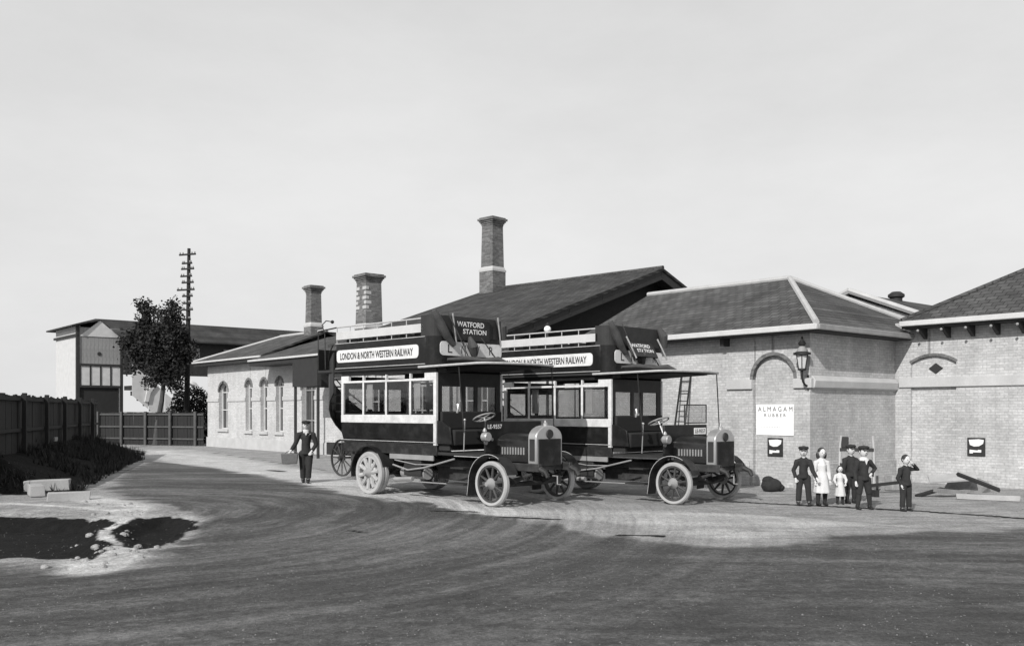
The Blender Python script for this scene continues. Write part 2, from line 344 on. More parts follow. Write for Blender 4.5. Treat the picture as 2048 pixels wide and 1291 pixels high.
tone_mask = np.maximum(np.maximum(sstep(-.22, .0, d1), sstep(-.26, -.04, d2)), sstep(-.5, .4, dm+wob))  # dark soil on the bank; near-black tone in pits and along dashes
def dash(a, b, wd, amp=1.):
    global tone_mask
    tone_mask = np.maximum(tone_mask, amp*sstep(wd, wd*.4, ldist([a, b], X, Y)+(wob*.12)))
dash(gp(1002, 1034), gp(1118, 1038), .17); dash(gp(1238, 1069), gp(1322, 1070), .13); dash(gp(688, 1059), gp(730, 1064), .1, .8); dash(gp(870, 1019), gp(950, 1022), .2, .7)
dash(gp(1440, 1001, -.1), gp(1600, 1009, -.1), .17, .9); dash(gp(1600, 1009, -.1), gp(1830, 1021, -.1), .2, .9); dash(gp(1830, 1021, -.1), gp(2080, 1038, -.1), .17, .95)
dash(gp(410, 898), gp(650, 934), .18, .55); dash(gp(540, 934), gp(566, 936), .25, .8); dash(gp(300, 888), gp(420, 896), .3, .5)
nv = X.size; ny, nx = X.shape
me = bpy.data.meshes.new('ground'); idx = np.arange(nv).reshape(ny, nx)
quads = np.stack([idx[:-1, :-1], idx[:-1, 1:], idx[1:, 1:], idx[1:, :-1]], -1).reshape(-1, 4)
me.vertices.add(nv); me.vertices.foreach_set('co', np.stack([X, Y, Z], -1).astype(np.float32).ravel())
me.loops.add(quads.size); me.loops.foreach_set('vertex_index', quads.ravel().astype(np.int32))
me.polygons.add(len(quads)); me.polygons.foreach_set('loop_start', (np.arange(len(quads))*4).astype(np.int32)); me.polygons.foreach_set('loop_total', np.full(len(quads), 4, np.int32))
me.update(); me.shade_smooth()
a2_ = me.color_attributes.new('track', 'FLOAT_COLOR', 'POINT')
a2_.data.foreach_set('color', np.stack([rr, ang, wl, np.ones_like(rr)], -1).astype(np.float32).ravel())
at = me.color_attributes.new('tone_mask', 'FLOAT_COLOR', 'POINT')
at.data.foreach_set('color', np.stack([np.clip(road, 0, 1.2), np.clip(tone_mask, 0, 1), np.clip(pale, 0, 1), np.ones_like(X)], -1).astype(np.float32).ravel())
gm = bpy.data.materials.new('yard earth'); gm.use_nodes = True; n = gm.node_tree; l = n.links; b = n.nodes['Principled BSDF']
b.inputs['Roughness'].default_value = .95; b.inputs['Specular IOR Level'].default_value = .15
ca = n.nodes.new('ShaderNodeVertexColor'); ca.layer_name = 'tone_mask'; sc_ = n.nodes.new('ShaderNodeSeparateColor'); l.new(ca.outputs[0], sc_.inputs[0])
t = n.nodes.new('ShaderNodeTexCoord')
def noise(scale, detail=6, rough=.6, src=None, dist=0):
    a = n.nodes.new('ShaderNodeTexNoise'); a.inputs['Scale'].default_value = scale; a.inputs['Detail'].default_value = detail; a.inputs['Roughness'].default_value = rough; a.inputs['Distortion'].default_value = dist
    l.new(src or t.outputs['Object'], a.inputs[0]); return a.outputs[0]
def mrange(x, a0, a1, b0, b1):
    r = n.nodes.new('ShaderNodeMapRange')
    for k, v in zip(('From Min', 'From Max', 'To Min', 'To Max'), (a0, a1, b0, b1)): r.inputs[k].default_value = v
    l.new(x, r.inputs[0]); return r.outputs[0]
def mixf(f, a, b_):
    m = n.nodes.new('ShaderNodeMix'); m.data_type = 'FLOAT'
    for i, v in ((0, f), (2, a), (3, b_)):
        if isinstance(v, float): m.inputs[i].default_value = v
        else: l.new(v, m.inputs[i])
    return m.outputs[0]
def mth(op, a, b_):
    m = n.nodes.new('ShaderNodeMath'); m.operation = op
    for i, v in ((0, a), (1, b_)):
        if isinstance(v, (int, float)): m.inputs[i].default_value = v
        else: l.new(v, m.inputs[i])
    return m.outputs[0]
grit = noise(5.5, 12, .82)
def rough_edge(m_, amp, lo, hi): return mrange(mth('ADD', m_, mth('MULTIPLY', mth('SUBTRACT', grit, .5), amp)), lo, hi, 0, 1)
tk = n.nodes.new('ShaderNodeVertexColor'); tk.layer_name = 'track'; ts_ = n.nodes.new('ShaderNodeSeparateColor'); l.new(tk.outputs[0], ts_.inputs[0])
cA = n.nodes.new('ShaderNodeCombineXYZ'); l.new(mth('MULTIPLY', ts_.outputs[0], 7.), cA.inputs[0]); l.new(mth('MULTIPLY', ts_.outputs[1], 2.2), cA.inputs[1])
mB = n.nodes.new('ShaderNodeMapping'); mB.inputs['Rotation'].default_value = (0, 0, R(-20)); mB.inputs['Scale'].default_value = (.9, 4.2, 1); l.new(t.outputs['Object'], mB.inputs[0])
rutn = mixf(ts_.outputs[2], noise(1.0, 6, .6, mB.outputs[0]), noise(1.0, 6, .6, cA.outputs[0]))
base = mixf(rough_edge(sc_.outputs[2], 1.3, .25, .9), .30, .50)
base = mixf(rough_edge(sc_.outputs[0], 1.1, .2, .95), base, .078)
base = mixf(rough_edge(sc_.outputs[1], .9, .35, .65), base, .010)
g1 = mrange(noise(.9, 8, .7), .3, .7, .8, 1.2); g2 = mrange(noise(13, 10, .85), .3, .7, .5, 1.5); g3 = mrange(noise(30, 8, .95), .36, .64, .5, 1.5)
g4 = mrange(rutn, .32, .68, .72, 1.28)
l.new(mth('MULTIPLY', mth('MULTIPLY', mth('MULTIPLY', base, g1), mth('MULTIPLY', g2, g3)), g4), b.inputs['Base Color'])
bp = n.nodes.new('ShaderNodeBump'); bp.inputs['Strength'].default_value = .7; bp.inputs['Distance'].default_value = .05
l.new(mth('ADD', mth('ADD', noise(9, 9, .8), mth('MULTIPLY', rutn, 1.1)), mth('MULTIPLY', noise(55, 4, .8), .5)), bp.inputs['Height']); l.new(bp.outputs[0], b.inputs['Normal'])
me.materials.append(gm); go = bpy.data.objects.new('ground', me); COL.objects.link(go); tag(go, kind='structure')
del X, Y, Z

# ------------------------------------------------------------------ buildings
BA = math.atan2(-.762, .648)
def W(x, y, o=(7.8, 24.2)): return (o[0]+.648*x+.762*y, o[1]-.762*x+.648*y)
def arc_pts(xc, w_, zs, rise, k=14):
    return [(xc-w_/2*math.cos(math.pi*i/k), zs+rise*math.sin(math.pi*i/k)) for i in range(k+1)]
def seg_pts(xc, w_, zs, rise, k=12):
    return [(xc-w_/2+w_*i/k, zs+rise*(1-(2*i/k-1)**2)) for i in range(k+1)]
def wall(x0, x1, z0, z1, ops, y0, y1):
    """ops: (xc, w, z_bottom, arc point list); solid wall between y0,y1 with arched openings"""
    m = MB(); x = x0
    for xc, w_, zb, pts in sorted(ops, key=lambda q: q[0]):
        a, c = xc-w_/2, xc+w_/2
        m.box(x, a, y0, y1, z0, z1)
        if zb > z0+.01: m.box(a, c, y0, y1, z0, zb)
        for p, q in zip(pts[:-1], pts[1:]): m.prism([p, q, (q[0], z1), (p[0], z1)], 'y', y0, y1)
        x = c
    m.box(x, x1, y0, y1, z0, z1); return m
def archring(pts, t, y0, y1):
    m = MB(); c = ((pts[0][0]+pts[-1][0])/2, pts[0][1]-.0)
    out = []
    for i, p in enumerate(pts):
        a = pts[max(i-1, 0)]; b_ = pts[min(i+1, len(pts)-1)]; d = Vector((b_[0]-a[0], b_[1]-a[1])).normalized(); nn = Vector((-d[1], d[0]))
        out.append((p[0]+nn[0]*t, p[1]+nn[1]*t))
    for i in range(len(pts)-1): m.prism([pts[i], pts[i+1], out[i+1], out[i]], 'y', y0, y1)
    return m
def ridge(m, a, b_, r=.09): m.tube([a, b_], r, 8)

# --- wing with the arch, poster and lantern
E = empty('station_wing', (7.8, 24.2, -.1), BA, 'pale brick station wing with hipped slate roof and tall blind arch holding a poster', 'building')
ez = 4.3
ap = arc_pts(-1.13, 1.28, 2.92, .64)
wl_ = wall(-12.6, 0, -.3, ez, [(-1.13, 1.28, -.29, ap)], 0, .4); wl_.box(-.4, 0, .4, 7.1, -.3, ez); wl_.box(-12.6, -12.2, .4, 7.1, -.3, ez); wl_.box(-12.6, 0, 6.7, 7.1, -.3, ez-.01)
wl_.box(-1.8, -.46, .13, .5, -.3, 3.62)
wo = wl_.build('wall', 'brick', E)
archring(arc_pts(-1.13, 1.28, 2.92, .64), .1, -.012, .3).build('arch_ring', 'brick_d', E, bevel=.004)
B(-2.62, -1.775, -.07, .05, 2.66, 2.92).build('impost', 'stone', E, bevel=.015); B(-.485, .07, -.07, .05, 2.66, 2.92).build('impost', 'stone', E, bevel=.015)
m = MB(); m.prism([(.0, 2.62), (.1, 2.68), (.13, 2.86), (.06, 2.95), (.0, 3.0)], 'y', .052, 4.49); m.build('string_course', 'stone', E, bevel=.01)
for q in ((-12.7, -1.86, -.05, 0, -.3, .66), (-.42, .05, -.05, 0, -.3, .66), (0, .05, 0.002, 4.5, -.3, .66)): B(*q).build('plinth', 'brick', E, bevel=.01)
# roof: hips at the near corner, gable at the far end
a1 = (-8.47, 3.3, 6.16); a2 = (-2.75, 3.3, 6.12); fl = (-8.47, -.5, ez); fr_ = (.48, -.5, ez); br_ = (.48, 7.1, ez); bl = (-8.47, 7.1, ez)
m = MB(); m.slab([fl, fr_, a2, a1], .1); m.slab([fr_, br_, a2], .1); m.slab([br_, bl, a1, a2], .1); m.build('roof', 'slate', E, smooth=0)
m = MB(); m.prism([(-.3, ez), (3.3, 6.03), (7., ez)], 'x', -8.4, -8.1); m.build('gable', 'brick', E)
m = MB(); up = Vector((0, 0, .02))
for p, q in ((a1, a2), (a2, fr_), (a2, br_)): ridge(m, Vector(p)+up, Vector(q)+up, .085)
m.build('ridge_cap', 'lead', E)
m = MB(); m.box(-8.5, .56, -.62, -.5, ez-.17, ez-.02); m.build('front_gutter', 'offwhite', E, bevel=.02)
B(.48, .58, -.499, 7.1, ez-.17, ez-.02).build('side_gutter', 'greyp', E, bevel=.02)
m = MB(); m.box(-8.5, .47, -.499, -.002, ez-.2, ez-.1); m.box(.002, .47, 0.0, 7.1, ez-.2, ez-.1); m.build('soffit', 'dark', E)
m = MB(); m.box(-12.6, -8.5, -.3, 7.1, ez-.1, ez+.1); m.build('flat_roof', 'slate_d', E)
cor = B(-.06, .06, -.3, 0.001, ez-.42, ez-.2)
for i, x in enumerate([-2.6, -5.2, -7.8]):
    o = cor.build('eaves_bracket', 'dark', E) if i == 0 else o.copy()
    if i: COL.objects.link(o); o.parent = E
    o.location.x = x
# poster and its print
pe = empty('poster', W(-1.13, .12)+(-.1,), BA, 'large white rubber poster pasted inside the tall blind arch', 'poster')
B(-.6, .6, -.016, 0, 1.4, 2.24).build('sheet', 'paper', pe)
text('A L M A G A M', 1.08, .125, 'lettering', 'ink', pe, (-.54, -.018, 2.05), (1, 0, 0), (0, 0, 1), .0)
text('R U B B E R', .68, .085, 'lettering', 'ink', pe, (-.34, -.018, 1.9), (1, 0, 0), (0, 0, 1), .0)
text('............', .6, .012, 'lettering', 'greyp', pe, (-.45, -.018, 1.62), (1, 0, 0), (0, 0, 1), .01)
def plaque(loc, label):
    p = empty('enamel_sign', loc, BA, label, 'sign', 'dark enamel signs on the station walls')
    B(-.24, .24, -.03, 0, .83, 1.33).build('plate', 'dark', p, bevel=.01)
    m = MB()
    m.prism([(-.19, 1.27), (-.16, 1.13), (-.05, 1.09), (.08, 1.1), (.19, 1.17), (.21, 1.27), (.08, 1.29)], 'y', -.038, -.031)
    m.build('emblem', 'inkw', p)
    m = MB(); m.prism([(-.17, 1.0), (-.17, .9), (-.08, .9), (-.08, .93), (.14, .93), (.14, 1.0), (.05, 1.0), (.05, .98)], 'y', -.038, -.031)
    m.build('emblem', 'inkw', p); return p
plaque(W(-1.13, .125)+(-.1,), 'dark enamel sign with white shapes directly below the white poster')
plaque(W(2.32, 4.49)+(-.1,), 'dark enamel sign on the blank wall at the right edge above the planks')

# --- wall lantern on the corner
le = empty('wall_lantern', W(-.05, -.30)+(-.1,), BA, 'glazed gas lantern with crowned top bracketed off the corner of the arch wing', 'lamp')
m = MB()
m.lathe([(.0, 3.16), (.09, 3.16), (.15, 3.5), (.0, 3.5)], n=6); m.build('glass', 'curtain', le, smooth=0)
m = MB()
for k in range(6):
    a = 2*math.pi*k/6; m.tube([(.095*math.cos(a), .095*math.sin(a), 3.15), (.158*math.cos(a), .158*math.sin(a), 3.52)], .012, 6)
m.lathe([(.06, 3.1), (.11, 3.12), (.11, 3.16), (.06, 3.17)], n=12); m.build('frame', 'blackm', le)
m = MB(); m.lathe([(.22, 3.52), (.22, 3.57), (.14, 3.6), (.14, 3.55)], n=20, closed=True); m.build('rim', 'blackm', le)
m = MB(); m.lathe([(.0, 3.57), (.15, 3.57), (.11, 3.68), (.06, 3.74), (.0, 3.74)], n=16); m.build('cowl', 'greyp', le)
m = MB(); m.lathe([(.03, 3.73), (.09, 3.77), (.1, 3.83), (.04, 3.9), (.02, 3.98), (.0, 4.0)], n=12); m.build('finial', 'blackm', le)
m = MB(); m.tube([(0, 0, 3.13), (0, 0, 2.95), (.0, .05, 2.82), (.0, .14, 2.74), (0, .3, 2.7)], .028, 8); m.tube([(0, .29, 2.6), (0, .29, 3.0)], .03, 6); m.build('bracket', 'blackm', le)

# --- right hand wing, set back
E2 = empty('station_range', W(0, 4.5)+(-.1,), BA, 'set back pale brick range with bracketed eaves and shallow arched recess at the right edge', 'building')
e2 = 4.62
sp = seg_pts(1.12, 1.3, 3.42, .2)
wl_ = wall(.004, 9, -.3, e2, [(1.12, 1.3, -.29, sp)], .002, .4); wl_.box(.2, 2., .08, .5, -.3, 3.8); wl_.box(8.6, 9, .4, 7, -.3, e2); wl_.build('wall', 'brick', E2)
archring(sp, .08, -.012, .3).build('arch_ring', 'brick_d', E2, bevel=.004)
B(.135, 9, -.05, .09, 2.74, 3.02).build('string_course', 'stone', E2, bevel=.012)
for q in ((.06, .46, -.045, .003, -.3, .56), (1.77, 9, -.045, .003, -.3, .56)): B(*q).build('plinth', 'brick', E2, bevel=.01)
m = MB(); m.prism([(1.17-.2, 3.27), (1.17, 3.12), (1.37, 3.27), (1.17, 3.42)], 'y', .05, .085); m.build('diamond_tile', 'dark', E2)
q0 = (.45, -.5, e2); q1 = (3.75, 2.8, 6.55); q2 = (12, 2.8, 6.55); q3 = (12, -.5, e2); q4 = (.45, 6.1, e2); q5 = (12, 6.1, e2)
m = MB(); m.slab([q0, q3, q2, q1], .1); m.slab([q4, q0, q1], .1); m.slab([q5, q4, q1, q2], .1); m.build('roof', 'slate', E2, smooth=0)
m = MB(); ridge(m, Vector(q0)+up, Vector(q1)+up, .07); ridge(m, Vector(q1)+up, Vector(q2)+up, .07); m.build('ridge_cap', 'slate', E2)
B(.43, 12, -.62, -.5, e2-.16, e2-.01).build('gutter', 'offwhite', E2, bevel=.02)
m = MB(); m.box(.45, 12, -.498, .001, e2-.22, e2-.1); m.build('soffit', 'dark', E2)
brm = MB(); brm.prism([(-.46, e2-.22), (0, e2-.22), (0, e2-.52), (-.08, e2-.5), (-.4, e2-.3)], 'x', -.05, .05)
for i in range(9):
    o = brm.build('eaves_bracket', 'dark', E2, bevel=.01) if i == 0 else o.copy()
    if i: COL.objects.link(o); o.parent = E2
    o.location.x = .92+.66*i
    kb = MB(); kb.ball((0, 0, 0), .04, 8)
    if i == 0: kn = kb.build('boss', 'greyp', o)
    else: kn = kn.copy(); COL.objects.link(kn); kn.parent = o
    kn.location = (0, -.5, e2-.3)
# --- roof behind
E3 = empty('rear_building', W(-4, 9)+(-.1,), BA, 'low rear building whose slate roof shows between the two hipped roofs', 'building')
m = MB(); m.prism([(-3.0, -.2), (3.0, -.2), (3.0, 5.0), (0, 6.15), (-3.0, 5.0)], 'y', .1, 9); m.build('wall', 'brick', E3)
m = MB(); m.slab([(0, 0, 6.3), (0, 9.2, 6.3), (3.4, 9.2, 4.95), (3.4, 0, 4.95)], .1); m.slab([(0, 0, 6.3), (-3.4, 0, 4.95), (-3.4, 9.2, 4.95), (0, 9.2, 6.3)], .1); m.build('roof', 'slate', E3, smooth=0)
m = MB(); m.tube([(0, -.02, 6.36), (3.42, -.02, 4.98)], .11, 6); m.tube([(0, -.02, 6.36), (-3.42, -.02, 4.98)], .11, 6); m.build('coping', 'lead', E3)
m = MB(); m.lathe([(.22, 6.1), (.22, 6.35), (.3, 6.4), (.3, 6.5), (.16, 6.6), (0, 6.62)], (0, 3.4, 0), n=14); m.build('vent_cowl', 'dark', E3)

# --- great gabled hall
HA = math.atan2(-.684, .73)
E4 = empty('station_hall', (6.4, 40.7, 0), HA, 'big gabled station hall with wide dark slate roof and deep shadowed gable end', 'building')
zr = 8.22; zs = .337
def hz(y): return zr-abs(y)*zs
m = MB(); m.slab([(-10.6, -9.9, hz(9.9)), (.3, -9.9, hz(9.9)), (.3, 0, zr), (-10.6, 0, zr)], .12); m.slab([(.3, 0, zr), (.3, 9.9, hz(9.9)), (-10.6, 9.9, hz(9.9)), (-10.6, 0, zr)], .12); m.build('roof', 'slate_d', E4, smooth=0)
m = MB(); m.prism([(-9.3, -.3), (9.3, -.3), (9.3, hz(9.3)-.14), (0, zr-.14), (-9.3, hz(9.3)-.14)], 'x', -1.2, -.8); m.build('gable_wall', 'felt_shade', E4)  # near end: the gable's deep shade is put into the wall colour
m = MB(); m.prism([(-9.3, -.3), (9.3, -.3), (9.3, hz(9.3)-.14), (0, zr-.14), (-9.3, hz(9.3)-.14)], 'x', -10.3, -9.9); m.build('gable_wall', 'brick', E4)
m = MB()
for s_ in (-1, 1): m.prism([(0, zr-.1), (s_*9.9, hz(9.9)-.1), (s_*9.9, hz(9.9)-.48), (0, zr-.5)], 'x', .18, .24)
m.build('bargeboard', 'dark', E4)
m = MB(); m.tube([(0-10.6, 0, zr+.02), (.3, 0, zr+.02)], .09, 8); m.build('ridge_cap', 'slate', E4)
m = MB()
for k in range(-4, 5): m.obox((-.3, k*2.1, hz(k*2.1)-.3), (1.1, .12, .2))
m.build('purlin', 'dark', E4)
wd = [(-2.2, 1.7, 1.1, seg_pts(-2.2, 1.7, 3.0, .25)), (-5.2, 1.7, 0., seg_pts(-5.2, 1.7, 3.0, .25)), (-8.0, 1.7, 1.1, seg_pts(-8.0, 1.7, 3.0, .25))]
wall(-9.898, -1.202, -.3, hz(9.3)-.16, wd, -9.3, -8.95).build('front_wall', 'brick', E4)
for xc, w_, zb, pts in wd:
    f = MB(); f.box(xc-w_/2, xc+w_/2, -9.14, -9.08, 3.0, 3.3)
    for k in range(5): xx = xc-w_/2+.03+k*(w_-.06)/4; f.box(xx-.03, xx+.03, -9.15, -9.09, zb, 3.02)
    for k in range(4): zz = zb+.03+k*(3.0-zb-.06)/3; f.box(xc-w_/2, xc+w_/2, -9.148, -9.092, zz-.025, zz+.025)
    fo = f.build('window', 'offwhite', E4); B(xc-w_/2, xc+w_/2, -9.075, -9.06, zb, 3.25).build('pane', 'pane', fo)

def chimney(parent, x, y, zb, zband, ztop, a, ab, name='chimney', quoin=False, mt='brick_c'):
    """tapered stack on a wider base with a pale band and flared cap; built in the parent's frame"""
    h = ab/2; m = MB(); m.box(x-h, x+h, y-h, y+h, zb, zband); st = m.build(name, mt, parent, bevel=.01)
    m = MB(); h2 = a/2*1.03; h3 = a/2*.94; zc = ztop-.42
    vs = [(x+s*h2, y+t*h2, zband+.24) for s, t in ((-1, -1), (1, -1), (1, 1), (-1, 1))]+[(x+s*h3, y+t*h3, zc) for s, t in ((-1, -1), (1, -1), (1, 1), (-1, 1))]
    m.add(vs, [(3, 2, 1, 0), (4, 5, 6, 7), (0, 1, 5, 4), (1, 2, 6, 5), (2, 3, 7, 6), (3, 0, 4, 7)]); m.build('shaft', mt, st)
    m = MB(); m.box(x-h-.02, x+h+.02, y-h-.02, y+h+.02, zband, zband+.1)
    k = a/2*1.06; vs = [(x+s*(h), y+t*(h), zband+.1) for s, t in ((-1, -1), (1, -1), (1, 1), (-1, 1))]+[(x+s*k, y+t*k, zband+.25) for s, t in ((-1, -1), (1, -1), (1, 1), (-1, 1))]
    m.add(vs, [(3, 2, 1, 0), (4, 5, 6, 7), (0, 1, 5, 4), (1, 2, 6, 5), (2, 3, 7, 6), (3, 0, 4, 7)]); m.build('band', 'stone', st)
    m = MB(); steps = [(h3+.02, zc, zc+.1), (h3+.06, zc+.1, zc+.18), (h3+.11, zc+.18, zc+.26), (h3+.17, zc+.26, zc+.36), (h3+.1, zc+.36, zc+.42)]
    for hh, z0, z1 in steps: m.box(x-hh, x+hh, y-hh, y+hh, z0, z1)
    m.build('cap', 'brick_c', st)
    if quoin:
        zz = zband+.26; i = 0
        qb = B(-.03, .22, -.03, .03, 0, .15)
        while zz < zc-.2:
            o2 = B(x-h3-.03, x-h3+(.3 if i % 2 else .16), y-h3-.03, y-h3+(.16 if i % 2 else .3), zz, zz+.16).build('quoin', 'stone', st, bevel=.01)
            o2 = B(x+h3-(.3 if i % 2 else .16), x+h3+.03, y-h3-.03, y-h3+(.16 if i % 2 else .3), zz, zz+.16).build('quoin', 'stone', st, bevel=.01)
            zz += .24; i += 1
    return st
chimney(E4, -9.7, -.46, 7.5, 9.0, 11.75, .80, .95)

# --- long low office range on the left
A0 = (-17.9, 54.4)
E5 = empty('station_offices', A0+(-.05,), BA, 'low white walled station offices with a row of narrow arched windows', 'building')
M['whitewall'] = brick_mat('limewashed brick', .54, .44, var=.09, stain=.14, ms=.008)
wins = [(2.25, 1.25, 1.0, 3.1, .5), (5.6, .78, .95, 3.3, .39), (7.45, .78, .95, 3.3, .39), (9.25, .78, .95, 3.3, .39), (12.3, 1.3, .0, 3.05, .65)]
ops = [(x, w_, zb, arc_pts(x, w_, zs_, r_)) for x, w_, zb, zs_, r_ in wins]
m = wall(0, 16.9, -.3, 4.9, ops, 0, .4); m.box(0, .4, .4, 6.6, -.3, 4.9); m.box(16.5, 16.9, .4, 6.6, -.3, 4.9); m.box(0, 16.9, 6.2, 6.6, -.3, 4.89); m.build('wall', 'whitewall', E5)
for (x, w_, zb, zs_, r_), op in zip(wins, ops):
    archring(op[3], .13, -.03, .1).build('arch_ring', 'brick_d', E5)
    fr = MB(); hw = w_/2
    fr.box(x-hw, x-hw+.07, .2, .27, zb, zs_); fr.box(x+hw-.07, x+hw, .2, .27, zb, zs_)
    if w_ > 1: fr.box(x-.03, x+.03, .205, .265, zb, zs_+r_)
    for zz in (zb, (zb+zs_)/2, zs_-.05): fr.box(x-hw+.07, x+hw-.07, .203, .267, zz, zz+.06)
    ip = [(x-(hw-.07)*math.cos(math.pi*i/10), zs_+(r_-.07)*math.sin(math.pi*i/10)) for i in range(11)]
    fro = None
    for i in range(10):
        o0 = op[3]; a_ = [(x-hw*math.cos(math.pi*j/10), zs_+r_*math.sin(math.pi*j/10)) for j in (i, i+1)]
        fr.prism([a_[0], a_[1], ip[i+1], ip[i]], 'y', .2, .27)
    fro = fr.build('window' if zb > .5 else 'door', 'offwhite' if zb > .5 else 'greyp', E5)
    MB().prism([(x-hw, zb)]+op[3]+[(x+hw, zb)], 'y', .28, .3).build('pane', 'pane', fro)
    if zb > .5: B(x-hw-.12, x+hw+.12, -.1, .21, zb-.16, zb-.001).build('sill', 'stone', fro, bevel=.01)
prev = -.04
for x, w_, zb, zs_, r_ in wins+[(16.9, 0, 0, 0, 0)]:
    B(prev, x-w_/2-.001, -.05, .02, 2.55, 2.75).build('string_course', 'stone', E5, bevel=.01); prev = x+w_/2+.001
B(-.04, 16.9, -.06, -.001, -.3, .5).build('plinth', 'stone', E5)
za = 6.35
c0 = (-.6, -.6, 4.9); c1 = (2.9, 3.2, za); c2 = (8.4, 3.2, za); c3 = (8.4, -.6, 4.9); c4 = (-.6, 7.1, 4.9); c5 = (8.4, 7.1, 4.9)
m = MB(); m.slab([c0, c3, c2, c1], .1); m.slab([c4, c0, c1], .1); m.slab([c5, c4, c1, c2], .1)
m.slab([(8.41, -1.25, 4.62), (17.0, -1.25, 4.62), (17.0, 3.2, 6.0), (8.41, 3.2, 6.0)], .1); m.slab([(17.0, 7.1, 4.7), (8.41, 7.1, 4.7), (8.41, 3.2, 6.0), (17.0, 3.2, 6.0)], .1); m.build('roof', 'slate', E5, smooth=0)
m = MB(); ridge(m, Vector(c1)+up, Vector(c2)+up, .09); ridge(m, Vector(c0)+up, Vector(c1)+up, .07); m.build('ridge_cap', 'lead', E5)
m = MB(); m.box(-.7, 8.4, -.7, -.6, 4.78, 4.88); m.box(-.7, -.6, -.6, 7.1, 4.78, 4.88); m.box(8.41, 17, -1.36, -1.25, 4.5, 4.6); m.build('gutter', 'offwhite', E5, bevel=.02)
m = MB(); m.box(-.6, 8.4, -.598, -.001, 4.6, 4.8); m.box(8.41, 17, -1.248, -.001, 4.3, 4.5); m.build('soffit', 'dark', E5)
m = MB(); m.prism([(-1.25, 4.5), (0, 4.5), (3.2, 5.9), (0, 4.9)][::-1], 'x', 8.42, 8.5); m.build('gablet', 'offwhite', E5)
# projecting porch at its right end, its deep shadow painted as dark boards
for q in ((14.6, 14.8, -2.0, -.1, 3.1, 4.28), (14.8, 16.9, -2.0, -1.8, 3.1, 4.28)): B(*q).build('porch_valance', 'dark', E5)
for q in (14.7, 16.8): MB().tube([(q, -1.9, -.1), (q, -1.9, 3.1)], .07, 8).build('porch_post', 'dark', E5)
chimney(E5, 7.1, 3.1, 5.4, 6.62, 8.9, .64, .78)
chimney(E5, 12.7, 3.2, 5.2, 6.15, 8.9, .95, 1.05, quoin=True)

# --- footbridge with its stair tower
F0 = (-29.1, 62)
E6 = empty('footbridge', F0+(0,), BA, 'covered railway footbridge with pale stair tower and long dark roof far left', 'footbridge')
m = MB(); m.box(-5.4, -.001, 0, .15, -.2, 7.7); m.box(-5.4, -.2, 2.6, 2.75, -.2, 7.7); m.box(-5.4, -5.25, .15, 2.6, -.2, 7.7); m.build('tower_wall', 'offwhite', E6)
# boards of the long side, each board its own piece
bo = B(0, .05, 0, .235, 5.15, 7.6)
for i in range(11):
    o = bo.build('board', 'greyp', E6, smooth=0) if i == 0 else o.copy()
    if i: COL.objects.link(o); o.parent = E6
    o.location.y = .08+i*.245
m = MB(); m.prism([(0.08, 7.0), (1.38, 8.1), (2.75, 7.0)], 'x', .06, .1); m.build('gable_panel', 'offwhite', E6)
m = MB(); m.box(-.1, .12, -.12, .08, -.2, 7.7); m.box(-.08, .12, 2.72, 2.9, -.2, 7.7); m.box(-5.5, .14, -.14, -.02, 7.0, 7.15); m.box(.02, .13, .08, 2.75, 5.0, 5.16); m.box(.02, .13, .08, 2.75, 3.55, 3.7); m.build('post', 'dark', E6)
m = MB(); m.lathe([(.0, .06), (.13, .06), (.13, .09), (0, .09)], (0, 1.35, 5.85), 'x', 16); m.build('vent', 'dark', E6)
for i in range(4):
    f = MB(); y0 = .12+i*.66; f.box(.03, .1, y0, y0+.05, 3.7, 5.0); f.box(.03, .1, y0+.61, y0+.655, 3.7, 5.0)
    fo = f.build('window', 'dark', E6); B(.05, .07, y0+.05, y0+.61, 3.71, 5.0).build('pane', 'curtain', fo)
B(-.12, .0, .1, 2.6, -.2, 3.55).build('opening_shade', 'felt_shade', E6)  # solid near-black slab painted as the shade inside the opening
m = MB()
m.slab([(-6, 3.4, 7.7), (-6, -.5, 7.7), (-2.7, 1.5, 8.35), (-2.7, 3.4, 8.35)], .1); m.slab([(-6, -.5, 7.7), (.5, -.5, 7.7), (-1.3, 1.5, 8.35), (-2.7, 1.5, 8.35)], .1)
m.slab([(.5, -.5, 7.7), (.16, 1.4, 8.2), (-1.3, 1.5, 8.35)], .1); m.slab([(-2.7, 1.5, 8.345), (-1.3, 1.5, 8.345), (-1.3, 3.4, 8.345), (-2.7, 3.4, 8.345)], .1)
m.slab([(1.1, 2.75, 6.95), (1.1, 34, 6.95), (-1.3, 34, 8.35), (-1.3, 1.5, 8.35)], .12); m.slab([(-1.3, 1.5, 8.35), (-1.3, 34, 8.35), (-3.8, 34, 6.95), (-3.8, 2.75, 6.95)], .12)
m.build('roof', 'slate_d', E6, smooth=0)
m = MB(); m.box(-2.9, .3, 2.9, 34, 4.6, 6.9); m.build('bridge_side', 'dark', E6)
m = MB()
for k in range(9): m.box(.3, .36, 3.4+k*3.3, 4.9+k*3.3, 5.5, 6.5)
m.build('bridge_glazing', 'greyp', E6)
